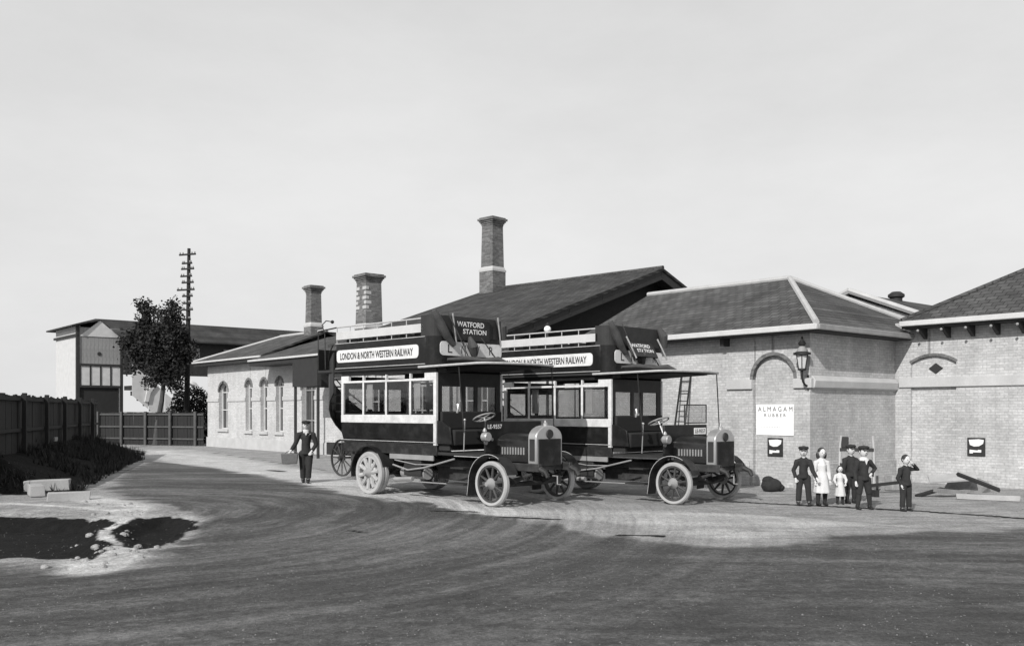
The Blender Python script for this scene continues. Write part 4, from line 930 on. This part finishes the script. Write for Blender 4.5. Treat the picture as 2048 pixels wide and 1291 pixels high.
    for t_, yy in (('L', .36), ('N', .76), ('W', 1.12), ('R', 1.62)): text(t_, .13 if t_ != 'W' else .2, .19, 'lettering', 'ink', s_, (xf+.016, yy, 3.24), (0, 1, 0), (0, 0, 1), .01, .003)
    # --- rails and decency boards round the top deck
    rail = [(xr-.1, .0), (uf+.2, .0), (xf-.1, .15), (xf-.03, .4), (xf-.03, wd_-.4), (xf-.1, wd_-.15), (uf+.2, wd_), (xr-.1, wd_)]
    MB().tube([(x, y, 4.0) for x, y in rail], .018, 8).build('hand_rail', 'wheelp', e)
    for k in range(7):
        x = xr-.1+k*(uf+.25-xr)/6
        for y in (0, wd_): MB().tube([(x, y, 3.6), (x, y, 4.0)], .012, 6).build('stanchion', 'wheelp', e)
    B(xr-.1, uf+.22, -.03, -.012, 3.69, 3.88).build('decency_board', 'offwhite', e, bevel=.004); B(xr-.1, uf+.22, wd_+.012, wd_+.03, 3.69, 3.88).build('decency_board', 'offwhite', e, bevel=.004)
    # garden seats
    for k in range(6):
        x = xr+.15+k*.52
        for ya in (.14, 1.18):
            s_ = MB(); s_.box(x, x+.36, ya, ya+.82, 3.33, 3.36); s_.box(x-.05, x-.02, ya, ya+.82, 3.42, 3.74); o = s_.build('garden_seat', 'dark', e)
            s_ = MB()
            for yy in (ya+.05, ya+.77): s_.tube([(x+.3, yy, 2.97), (x+.28, yy, 3.34), (x+.0, yy, 3.34), (x-.05, yy, 3.76)], .014, 6)
            s_.build('seat_iron', 'blackm', o)
    # destination board on the front rail
    db = empty('destination_board', (xf+.04, .5, 3.63), 0, None, None); db.parent = e; db.scale = (1, .9, .85)
    B(-.04, 0, 0, 1.24, -.12, .44).build('board', 'black', db, bevel=.008); 
    text('WATFORD', .92, .14, 'lettering', 'inkw', db, (0, .12, .24), (0, 1, 0), (0, 0, 1), .02, .003)
    text('STATION', .8, .13, 'lettering', 'inkw', db, (0, .32, .06), (0, 1, 0), (0, 0, 1), .02, .003)
    for y in (-.12, 1.42): MB().tube([(.1, y-.0, .55), (.06, y+.1, .2), (.0, y+.22, -.2)], .02, 6).build('stay', 'wheelp', db)
    # canvas aprons bundled over the front rail
    m = MB()
    m.tube([(xf+.02, -.05, 4.14), (xf+.06, .12, 3.85), (xf+.05, .3, 3.6), (xf+.07, .5, 3.4)], [.06, .1, .09, .05], 10); m.build('rolled_apron', 'canvas', e)
    m = MB(); m.tube([(xf+.08, .95, 3.62), (xf+.11, 1.02, 3.4), (xf+.08, 1.1, 3.2)], [.05, .17, .1], 10, flat=.7); m.build('lamp_cover', 'canvas', e)
    m = MB(); m.tube([(xf, 1.9, 4.1), (xf+.08, 1.98, 3.9), (xf+.05, 2.05, 3.62)], [.06, .11, .08], 10); m.build('rolled_apron', 'canvas', e)
    rounded(uf+.15, xf-.01, 3.6, 4.06, .02, .3).build('front_apron', 'dark', e)
    m = MB(); m.tube([(xf+.12, .25, 3.07), (xf+.35, .6, 3.1), (xf+.5, .95, 3.06), (xf+.75, 1.2, 3.08), (xf+.95, 1.3, 3.02)], [.04, .07, .06, .08, .03], 12, flat=.8)
    m.v = [(a+.012*math.sin(40*b_+9*c), b_+.01*math.sin(35*a), c+.012*math.sin(30*a+20*b_)) for a, b_, c in m.v]; m.build('apron_bundle', 'canvas', e)
    for p, q, rr_ in (((xf+.1, .3, 4.1), (xf+.14, .9, 3.1), .012), ((xf+.1, 1.3, 3.6), (xf+.12, 1.8, 3.1), .014), ((xf+.1, .75, 3.5), (xf+.3, .62, 3.06), .016)):
        p = Vector(p); q = Vector(q); MB().tube([p, (p+q)/2+Vector((.03, 0, -.03)), q], rr_, 7).build('apron_strap', 'canvas', e)
    # --- canopy over the driver
    pts = []; N = 22
    for i in range(N+1):
        t_ = i/N; y = -.04+t_*(wd_+.08); xx = -.34+.42*(1-(2*t_-1)**2)**.5 if 0 < t_ < 1 else -.34; pts.append((xx, y))
    poly = [(xb-.5, -.04)]+pts+[(xb-.5, wd_+.04)]
    MB().prism(poly, 'z', 2.93, 2.965).build('canopy', 'dark', e, bevel=.01)
    m = MB(); m.tube([(xb-.45, -.05, 2.925)]+[(x, y, 2.95) for x, y in pts]+[(xb-.45, wd_+.05, 2.925)], .026, 6); m.build('canopy_edge', 'wheelp', e)
    m = MB(); m.prism([(xb+.1, 2.93), (-.3, 2.93), (-.3, 2.9), (xb+.1, 2.84)], 'y', .3, 1.86); m.build('canopy_lining', 'felt_shade', e)
    MB().tube([(-.2, wd_-.06, 2.92), (-.1, wd_-.1, 1.6)], .014, 6).build('canopy_stay', 'blackm', e); MB().tube([(-.95, -.0, 2.92), (-.85, .06, 1.5)], .014, 6).build('canopy_stay', 'blackm', e)
    # --- driver's place
    m = MB(); m.box(xb+.02, xb+.5, y0+.1, y1-.1, 1.2, 1.55); m.build('driver_seat', 'upholst', e, bevel=.04)
    m = MB(); m.box(xb+.02, xb+.1, y0+.1, y1-.1, 1.55, 1.95); m.build('seat_back', 'upholst', e, bevel=.03)
    m = MB(); m.prism([(xb+.02, 1.24), (xb+.5, 1.24), (xb+.45, 1.6), (xb+.2, 1.72), (xb+.02, 1.75)], 'y', y0+.02, y0+.06); m.build('seat_side', 'black', e, bevel=.01)
    B(xb, -.35, .12, 2.04, 1.0, 1.06).build('footboard', 'dark', e)
    B(-.42, -.36, .22, 1.94, 1.06, 1.74).build('dashboard', 'black', e, bevel=.02)
    m = MB(); m.lathe([(.012, 0), (.012, 0)], n=4)
    m = MB(); stc = Vector((-.78, .58, 1.82)); axd = Vector((-.38, 0, .92)).normalized(); u_ = Vector((0, 1, 0)); v_ = axd.cross(u_)
    m.tube([stc+(u_*math.cos(a)+v_*math.sin(a))*.24 for a in [2*math.pi*k/24 for k in range(24)]], .018, 8, closed=True)
    for k in range(4): a = math.pi/2*k; m.tube([stc, stc+(u_*math.cos(a)+v_*math.sin(a))*.24], .01, 6)
    sw = m.build('steering_wheel', 'greyp', e); MB().tube([stc, (-.4, .58, 1.0)], .022, 8).build('steering_column', 'metal', sw)
    m = MB(); m.tube([(-.9, .1, 1.1), (-.85, .08, 1.75)], .014, 6); m.ball((-.85, .08, 1.77), .03, 8); m.build('brake_lever', 'metal', e)
    m = MB(); m.tube([(-1.0, .02, 2.1), (-.97, .0, 2.0), (-1.0, .0, 1.92)], .025, 8); m.build('bulb_horn', 'metal', e)
    # number plate on the dash front
    npz = 1.585; B(-.36, -.35, .24, .72, npz-.03, npz+.12).build('number_plate', 'black', e)
    text('LE-9557', .42, .09, 'lettering', 'inkw', e, (-.35, .27, npz), (0, 1, 0), (0, 0, 1), .012, .003)
    # --- bonnet and radiator
    def hood(yc, w_, h0, h1, k=12): return [(yc-w_/2, h0)]+[(yc-w_/2*math.cos(math.pi*i/k), h1-.17+.17*math.sin(math.pi*i/k)) for i in range(k+1)]+[(yc+w_/2, h0)]
    m = MB(); pa = hood(1.08, 1.02, .9, 1.5); pb = hood(1.08, .7, .9, 1.46); n_ = len(pa)
    m.add([(-.36, y, z) for y, z in pa]+[(.42, y, z) for y, z in pb], [tuple(range(n_)), tuple(range(n_, 2*n_))]+[(i, (i+1) % n_, n_+(i+1) % n_, n_+i) for i in range(n_)]); bn = m.build('bonnet', 'black', e)
    m = MB()
    for k in range(9): x = -.24+k*.065; yy = 1.08-(1.02+(.7-1.02)*(x+.36)/.78)/2-.006; m.box(x, x+.03, yy-.012, yy+.01, 1.05, 1.2)
    m.build('louvre', 'greyp', bn)
    def radp(w_, z0_, z1_, k=14): return [(1.08-w_/2, z0_)]+[(1.08-w_/2*math.cos(math.pi*i/k), z1_-.26+.26*math.sin(math.pi*i/k)) for i in range(k+1)]+[(1.08+w_/2, z0_)]
    rp = radp(.8, .84, 1.66); rad = MB().prism(rp, 'x', .42, .66).build('radiator', 'metal', e, bevel=.02)
    B(.661, .68, 1.08-.335, 1.08+.335, .82, 1.38).build('core', 'grille', rad)
    m = MB()
    for k in range(22): y = 1.08-.32+k*.64/21; m.box(.68, .688, y-.006, y+.006, .83, 1.37)
    m.build('core_tube', 'blackm', rad)
    m = MB(); m.lathe([(0, .69), (.09, .69), (.1, .66), (0, .66)], (0, 1.08, 1.48), 'x', 20); m.build('badge', 'dark', rad)
    B(.475, .615, .668, .68, .93, 1.38).build('side_slot', 'dark', rad, bevel=.003)
    MB().lathe([(.05, 1.65), (.05, 1.7), (.025, 1.72), (.02, 1.76), (0, 1.76)], (.54, 1.08, 0), n=12).build('filler_cap', 'metal', rad)
    MB().tube([(.75, 1.08, .62), (.88, 1.08, .62), (.88, 1.08, .45), (.98, 1.08, .45)], .016, 6).build('starting_handle', 'metal', e)
    # --- mudguards
    def guard(xc, zc, r_, a0, a1, ya, yb, tail=None):
        m = MB(); K = 16; P0 = []
        for i in range(K+1): a = R(a0+(a1-a0)*i/K); P0.append((xc+r_*math.cos(a), zc+r_*math.sin(a)))
        if tail: P0.append(tail)
        for i in range(len(P0)-1):
            (xa, za_), (xc2, zb_) = P0[i], P0[i+1]; d = Vector((xc2-xa, zb_-za_)).normalized()*.018; nx_, nz_ = -d[1], d[0]
            m.prism([(xa, za_), (xc2, zb_), (xc2+nx_, zb_+nz_), (xa+nx_, za_+nz_)], 'y', ya, yb)
        return m
    for ya, yb in ((-.05, .24), (wd_-.24, wd_+.05)):
        guard(0, .47, .6, 20, 180, ya, yb, (-.64, .2)).build('front_mudguard', 'black', e); guard(-4.11, .5, .64, 15, 190, ya, yb+.05 if ya < 0 else yb).build('rear_mudguard', 'black', e)
        m = MB(); yy = ya if ya < 0 else yb
        m.tube([(.6*math.cos(R(a)), yy, .47+.6*math.sin(R(a))) for a in range(60, 181, 10)]+[(-.64, yy, .2)], .007, 6); m.build('mudguard_beading', 'wheelp', e)
    m = MB(); m.obox((-.93, .02, .42), (.55, .3, .03)); m.obox((-.95, .06, .75), (.4, .24, .03)); m.build('step', 'dark', e)
    # --- lamps
    for y in (.12, 2.0):
        m = MB(); m.lathe([(0, .12), (.085, .12), (.1, .1), (.1, -.02), (.05, -.08), (0, -.08)], (-.28, y, 1.42), 'x', 18); lo_ = m.build('side_lamp', 'metal', e)
        MB().lathe([(.03, .08), (.05, .1), (.02, .16), (0, .17)], (-.28, y, 1.44), 'z', 12).build('chimney_top', 'metal', lo_)
    m = MB(); m.box(-.02, .0, wd_-.55, wd_-.03, 1.42, 1.45)
    # fine dials and pipes on the dash
    m = MB(); m.lathe([(0, .02), (.05, .02), (.05, 0), (0, 0)], (-.36, .12+.1, 1.3), 'x', 14); m.lathe([(0, .02), (.035, .02), (.035, 0), (0, 0)], (-.36, .4, 1.36), 'x', 14); m.build('dash_fitting', 'metal', e)
    # --- rear platform and curved stair on this side
    B(xr-.7, xr, 1.25, wd_-.05, .55, .63).build('platform', 'dark', e, bevel=.01)
    B(xr-.7, xr-.65, 1.3, 1.7, .63, 1.5).build('platform_panel', 'black', e, bevel=.01)
    sc2 = Vector((xr-.12, 1.0, 0)); ts = []
    for k in range(11):
        a0_ = R(100+15*k); a1_ = R(100+15*(k+1)); zt = .7+k*.205; r1, r2 = .38, 1.0
        m = MB(); m.prism([(sc2.x+r1*math.cos(a0_), sc2.y+r1*math.sin(a0_)), (sc2.x+r2*math.cos(a0_), sc2.y+r2*math.sin(a0_)), (sc2.x+r2*math.cos(a1_), sc2.y+r2*math.sin(a1_)), (sc2.x+r1*math.cos(a1_), sc2.y+r1*math.sin(a1_))], 'z', zt, zt+.035)
        m.build('stair_tread', 'wood', e)
    m = MB()
    prev = None
    for k in range(12):
        a = R(98+15*k); zt = .2+k*.2; p = (sc2.x+1.02*math.cos(a), sc2.y+1.02*math.sin(a))
        if prev: (p0, z0_) = prev; m.add([(p0[0], p0[1], z0_), (p[0], p[1], zt), (p[0], p[1], zt+1.0), (p0[0], p0[1], z0_+1.0), (p0[0]*1+.02, p0[1]+.02, z0_), (p[0]+.02, p[1]+.02, zt), (p[0]+.02, p[1]+.02, zt+1.0), (p0[0]+.02, p0[1]+.02, z0_+1.0)], [(0, 1, 2, 3), (7, 6, 5, 4), (0, 4, 5, 1), (3, 2, 6, 7), (0, 3, 7, 4), (1, 5, 6, 2)])
        prev = (p, zt)
    m.build('stair_panel', 'black', e)
    m = MB(); m.tube([(sc2.x+1.02*math.cos(R(98+15*k)), sc2.y+1.02*math.sin(R(98+15*k)), 1.4+k*.2) for k in range(12)], .016, 6); m.build('stair_rail', 'blackm', e)
    m = MB(); m.tube([(xr-.75, .1, 3.0), (xr-.78, .1, 3.9), (xr-.9, .1, 4.12), (xr-.75, .12, 4.22), (xr-.5, .1, 4.18)], .014, 6); m.ball((xr-.45, .1, 4.17), .045, 8); m.build('bell_bracket', 'blackm', e)
    m = MB(); m.tube([(xr-.95, .02, 3.0), (xr-.95, .02, 3.95), (xr-.95, wd_-.02, 3.95), (xr-.95, wd_-.02, 3.0)], .018, 8); m.tube([(xr-.1, 0, 4.0), (xr-.95, .02, 3.95)], .018, 6); m.tube([(xr-.1, wd_, 4.0), (xr-.95, wd_-.02, 3.95)], .018, 6); m.build('rear_rail', 'blackm', e)
    B(xr-.95, xr-.1, wd_-.02, wd_+.02, 2.97, 3.5).build('upper_panel', 'black', e)
    B(xr-.97, xr-.93, .02, wd_-.02, 2.97, 3.5).build('upper_panel', 'black', e)
    return e
bus = make_bus()
bus2 = copy_tree(bus)
bus2.location = (3.52, 20.3, -.1); bus2['label'] = 'right double deck open top motor bus parked behind the first with a white number plate'
for c in kids(bus2):
    if c.name.startswith('destination_board'): c.location.z = 3.42; c.rotation_euler = (0, -.5, 0); c.location.x += .2; c.scale = (1, .8, .7)
    if c.name.startswith('number_plate'):
        c.data = c.data.copy(); c.data.materials[0] = M['paper']; c.location.y = 1.15; c.location.z = -.04; c.scale = (1, 1.0, 1.0); npl = c
for c in kids(bus2):
    if c.name.startswith('lettering'): c.data = c.data.copy(); c.data.materials[0] = M['ink']; c.location.y = 1.15; c.location.z = -.04
# glazed screen standing on its scuttle
fo = MB()
for a, b_ in (((0, 1.0, 1.78), (0, 1.0, 2.2)), ((0, 1.0, 2.2), (0, 1.9, 2.2)), ((0, 1.9, 2.2), (0, 1.9, 1.78)), ((0, 1.9, 1.78), (0, 1.0, 1.78))): fo.tube([(-.36, a[1], a[2]), (-.36, b_[1], b_[2])], .014, 6)
ws = fo.build('windscreen', 'blackm', bus2); B(-.362, -.358, 1.01, 1.89, 1.79, 2.19).build('pane', 'glass', ws)

# ------------------------------------------------------------------ people
def remeshed(mb, vox):
    me = bpy.data.meshes.new('tmp'); me.from_pydata(mb.v, [], mb.f)
    bm = bmesh.new(); bm.from_mesh(me); bmesh.ops.recalc_face_normals(bm, faces=bm.faces); bm.to_mesh(me); bm.free()
    o = bpy.data.objects.new('tmp', me); COL.objects.link(o); r = o.modifiers.new('r', 'REMESH'); r.mode = 'VOXEL'; r.voxel_size = vox
    s_ = o.modifiers.new('s', 'SMOOTH'); s_.iterations = 3; s_.factor = .5
    dg = bpy.context.evaluated_depsgraph_get(); m2 = bpy.data.meshes.new_from_object(o.evaluated_get(dg))
    bpy.data.objects.remove(o); bpy.data.meshes.remove(me)
    out = MB(); out.v = [tuple(v.co) for v in m2.vertices]; out.f = [tuple(p.vertices) for p in m2.polygons]; bpy.data.meshes.remove(m2); return out
def person(loc, h, rz, label, arms, legs=((.0, .0), (.0, .0)), cap=True, dress=None, jacket='cloth_d', trouser='cloth_d', breeches=False, collar=False, hair=True, child=True, lean=0., hat=False, headturn=0., apron=False):
    """faces local -y. arms: ((elbow),(wrist)) offsets from shoulder for left(+x)/right(-x), in units of h"""
    e = empty('person', loc, rz, label, 'person'); hf = (.172 if child else .14)*h      # head height
    zc = h-hf/2-.01*h; hz_ = h*.47; sh = h-hf-.045*h; sw = .098*h if child else .108*h; hw_ = .055*h
    ln_ = lean*h
    neck = Vector((0, -ln_, sh+.03*h)); chest = Vector((0, -ln_*.8, sh-.06*h)); waist = Vector((0, -ln_*.3, h*.6)); pelv = Vector((0, 0, hz_+.02*h)); head = Vector((headturn*.01, -ln_-.012*h, zc))
    S_ = {s: Vector((s*sw, -ln_*.9, sh-.04*h)) for s in (1, -1)}
    Ee = {1: S_[1]+Vector(arms[0][0])*h, -1: S_[-1]+Vector(arms[1][0])*h}; Wr = {1: Ee[1]+Vector(arms[0][1])*h, -1: Ee[-1]+Vector(arms[1][1])*h}
    Hp = {s: Vector((s*hw_, 0, hz_)) for s in (1, -1)}; Kn = {}; An = {}
    for i, s in enumerate((1, -1)):
        fx, fy = legs[i]; Kn[s] = Vector((s*hw_*1.1+fx*.5*h, -.01*h+fy*.55*h, h*.265)); An[s] = Vector((s*hw_*1.15+fx*h, fy*h, h*.045))
    # body (one continuous skin)
    b = MB()
    b.ball(head, hf/2, 12, (.74, .88, 1.0)); b.ball(head+Vector((0, -.02*h*.5, -hf*.2)), hf*.33, 8, (.8, .9, .9))
    b.tube([head-Vector((0, 0, hf*.3)), neck, chest], [.036*h, .034*h, .05*h], 10)
    b.tube([chest+Vector((0, 0, .03*h)), chest, waist, pelv], [.06*h, .085*h, .075*h, .085*h], 14, flat=.75)
    for s in (1, -1):
        b.tube([chest+Vector((s*.03*h, 0, .03*h)), S_[s], Ee[s], Wr[s]], [.035*h, .036*h, .026*h, .018*h], 10)
        b.tube([pelv, Hp[s], Kn[s], An[s]], [.06*h, .055*h, .038*h, .026*h], 10)
        dr_ = (Wr[s]-Ee[s]).normalized(); b.tube([Wr[s], Wr[s]+dr_*.028*h, Wr[s]+dr_*.05*h], [.016*h, .022*h, .018*h], 8)
    b = remeshed(b, .011*h/1.3)
    for s in (1, -1):         # fingers, curled a little
        dr_ = (Wr[s]-Ee[s]).normalized(); sd = dr_.cross(Vector((s*.3, 1, .1))).normalized(); fw = sd.cross(dr_).normalized(); pc = Wr[s]+dr_*.05*h
        for k, fl_ in enumerate((.036, .042, .039, .030)):
            r0 = pc+sd*((k-1.5)*.0105*h)-dr_*.006*h; b.tube([r0, r0+dr_*fl_*.5*h, r0+(dr_*.85+fw*.35*s)*fl_*h], [.0062*h, .0056*h, .004*h], 6)
        r0 = Wr[s]+dr_*.022*h+sd*.016*h; b.tube([r0, r0+(dr_*.7+sd*.6)*.022*h, r0+(dr_*1.0+sd*.5)*.038*h], [.0072*h, .0062*h, .0045*h], 6)
    hd = head; b.tube([hd+Vector((0, -hf*.40, hf*.06)), hd+Vector((0, -hf*.5, -hf*.07)), hd+Vector((0, -hf*.42, -hf*.1))], [hf*.035, hf*.07, hf*.04], 6)      # nose
    for s in (1, -1): b.ball(hd+Vector((s*hf*.375, hf*.02, -hf*.02)), hf*.09, 6, (.5, .7, 1.2))                # ears
    b.build('body', 'skin', e, smooth=60)
    m = MB()
    for s in (1, -1): m.ball(hd+Vector((s*hf*.15, -hf*.405, hf*.03)), hf*.045, 6, (1.3, .6, .8))
    m.tube([hd+Vector((-hf*.1, -hf*.41, -hf*.25)), hd+Vector((0, -hf*.43, -hf*.255)), hd+Vector((hf*.1, -hf*.41, -hf*.25))], hf*.018, 5); m.build('face_features', 'hair', e)
    # clothes
    j = MB(); top = jacket if not dress else dress
    j.tube([neck-Vector((0, 0, .015*h)), chest+Vector((0, 0, .025*h)), chest-Vector((0, 0, .03*h)), waist, pelv-Vector((0, 0, .03*h))], [.042*h, .07*h, .098*h, .092*h, .106*h], 18, flat=.76)
    for s in (1, -1): j.tube([neck-Vector((-s*.015*h, 0, .012*h)), chest+Vector((s*.05*h, 0, .035*h)), S_[s]+Vector((s*.004*h, 0, 0)), Ee[s], Ee[s]+(Wr[s]-Ee[s])*.93], [.03*h, .036*h, .046*h, .038*h, .03*h], 10)
    if dress:
        j.tube([waist, pelv, Vector((0, 0, h*.22))], [.085*h, .125*h, .175*h], 22, flat=.8)
    j = remeshed(j, .013*h/1.3)
    if dress: j.v = [(x*(1+.05*math.sin(9*math.atan2(y, x))*max(0, 1-z/(h*.6))), y*(1+.05*math.sin(9*math.atan2(y, x))*max(0, 1-z/(h*.6))), z) for x, y, z in j.v]
    else: j.v = [(x+.004*math.sin(40*z/h), y+.005*math.sin(31*z/h+x*20), z) for x, y, z in j.v]
    j.build('dress' if dress else 'jacket', top, e, smooth=60)
    if apron: MB().tube([chest+Vector((0, -.02*h, 0)), waist+Vector((0, -.025*h, 0)), Vector((0, -.03*h, h*.27))], [.07*h, .095*h, .165*h], 18, flat=.8).build('pinafore', 'cloth_w', e)
    t_ = MB()
    for s in (1, -1):
        end = Kn[s]+(An[s]-Kn[s])*(.12 if breeches else .86)
        t_.tube([pelv+Vector((0, 0, .0)), Hp[s], Kn[s], end], [.085*h, .067*h, .05*h, .047*h if not breeches else .046*h], 12)
    if not dress: remeshed(t_, .013*h/1.3).build('breeches' if breeches else 'trousers', trouser, e, smooth=60)
    if breeches or dress:
        t_ = MB()
        for s in (1, -1): t_.tube([Kn[s]+(Hp[s]-Kn[s])*.1, Kn[s]+(An[s]-Kn[s])*.4, An[s]+Vector((0, 0, .02*h))], [.041*h, .041*h, .03*h], 10)
        t_.build('stockings', 'cloth_d', e)
    for s in (1, -1):
        t_ = MB(); A = An[s]; t_.tube([A+Vector((0, .01*h, .03*h)), A+Vector((0, .005*h, -.01*h))], [.033*h, .035*h], 10)
        t_.tube([A+Vector((0, .035*h, -.022*h)), A+Vector((0, -.03*h, -.016*h)), A+Vector((0, -.095*h, -.026*h))], [.026*h, .03*h, .02*h], 10); remeshed(t_, .008*h/1.3).build('boot', 'leather', e, smooth=60)
    if collar:
        m = MB(); m.lathe([(.045*h, 0), (.047*h, .018*h), ((.085 if child else .058)*h, -.03*h), ((.08 if child else .055)*h, -.04*h)], tuple(neck+Vector((0, 0, -.012*h))), 'z', 16, closed=True); m.build('collar', 'cloth_w', e)
        MB().prism([(-.028*h, sh-.0*h), (.028*h, sh), (.0, sh-(.085 if child else .06)*h)], 'y', -.098*h-ln_*.85, -.085*h-ln_*.85).build('shirt_front', 'cloth_w', e)
    if hair:
        m = MB(); m.ball(hd+Vector((0, hf*.07, hf*.08)), hf*.5, 12, (.8, .88, .96)); m.v = [v for v in m.v]
        hb = MB()
        # keep hair off the face
        me_f = [f for f in m.f if not all(m.v[i][1] < hd.y-hf*.18 and m.v[i][2] < hd.z+hf*.27 for i in f)]
        hb.v = m.v; hb.f = [f for f in me_f if not any(m.v[i][2] < hd.z-hf*.3 and m.v[i][1] < hd.y for i in f)]
        if dress:
            for s in (1, -1): hb.ball(hd+Vector((s*hf*.36, hf*.12, -hf*.25)), hf*.24, 8, (.8, .9, 1.5))
        hb.build('hair', 'hair', e)
    if cap:
        m = MB(); m.lathe([(hf*.4, hf*.2), (hf*.42, hf*.22), (hf*.49, hf*.3), (hf*.5, hf*.4), (hf*.38, hf*.5), (0, hf*.54)], tuple(hd+Vector((0, hf*.03, 0))), 'z', 20)
        m.prism([(hd.x-hf*.33, hd.y-hf*.3), (hd.x-hf*.25, hd.y-hf*.62), (hd.x, hd.y-hf*.7), (hd.x+hf*.25, hd.y-hf*.62), (hd.x+hf*.33, hd.y-hf*.3)], 'z', hd.z+hf*.17, hd.z+hf*.21); m.build('cap', 'cloth_d', e)
    if hat:
        m = MB(); m.lathe([(hf*.8, hf*.2), (hf*.82, hf*.24), (hf*.5, hf*.3), (hf*.44, hf*.5), (0, hf*.58), (0, hf*.2)], tuple(hd+Vector((0, hf*.05, 0))), 'z', 20); m.build('hat', 'cloth_d', e)
    return e, Wr
DOWN = ((.035, .0, -.17), (.0, -.04, -.15)); DOWNR = ((-.035, .0, -.17), (.0, -.04, -.15))
def at(px, fy, z=-.1): Y = 1850*(CAMH-z)/(fy-822); return ((px-1024)/1850*Y, Y, z)
# man on the left, walking, basket at his side
me_, wr = person(at(612, 965, 0), 1.71, R(12), 'man in dark suit and flat cap walking alone before the white offices', (((.05, .01, -.17), (-.07, -.09, -.10)), ((-.06, .02, -.16), (-.065, -.06, -.10))), legs=((-.03, -.05), (.02, .06)), collar=True, child=False)
hw_ = Matrix.Rotation(R(12), 3, 'Z')@wr[-1]; mp_ = at(612, 965, 0)
bk = empty('wicker_basket', (mp_[0]+hw_.x-.03, mp_[1]+hw_.y-.02, hw_.z-1.17), R(12), 'square grey basket carried low by the man in the flat cap', 'basket')
m = MB(); m.prism([(-.2, .82), (.2, .82), (.23, 1.1), (-.23, 1.1)], 'y', -.14, .14); m.build('body', 'wicker', bk, bevel=.02)
m = MB(); m.tube([(.05+.17*math.cos(R(a)), 0, 1.08+.09*math.sin(R(a))) for a in range(0, 181, 15)], .012, 6); m.build('handle', 'wicker', bk)
# children on the right
person(at(1607, 1010), 1.30, R(-15), 'boy in dark suit and cap at the left end of the row of children', (((.05, -.03, -.16), (.06, -.08, -.12)), ((-.06, .01, -.16), (.03, -.06, -.13))), legs=((.03, 0), (-.02, 0)), cap=True)
person(at(1643, 1010), 1.27, R(8), 'girl in long white dress with dark hair framing her face', (DOWN, DOWNR), cap=False, dress='cloth_w', apron=False, hat=False)
person(at(1680, 1008), .86, R(-8), 'smallest child in white frock standing among the group of children', (((.05, -.03, -.12), (-.03, -.06, -.08)), ((-.05, -.03, -.12), (.03, -.06, -.08))), cap=False, dress='cloth_w')
person(at(1701, 1006), 1.32, R(12), 'dark coated boy in cap half hidden behind the boy with white collar', (DOWN, DOWNR), cap=True, jacket='cloth_d', breeches=True)
person(at(1727, 1018), 1.34, R(6), 'boy with broad white collar and hand on hip, fourth along the row', (((.10, .02, -.11), (-.075, -.03, -.08)), ((-.04, .0, -.17), (-.01, -.05, -.14))), legs=((.04, 0), (-.03, 0)), cap=True, collar=True, breeches=True)
person(at(1811, 1022), 1.17, R(20), 'boy in dark suit shading his eyes, standing alone right of the other children', (((.13, -.05, -.01), (-.17, -.055, .105)), ((-.05, .02, -.16), (.04, -.04, -.12))), legs=((.01, 0), (-.01, 0)), cap=False, breeches=False)
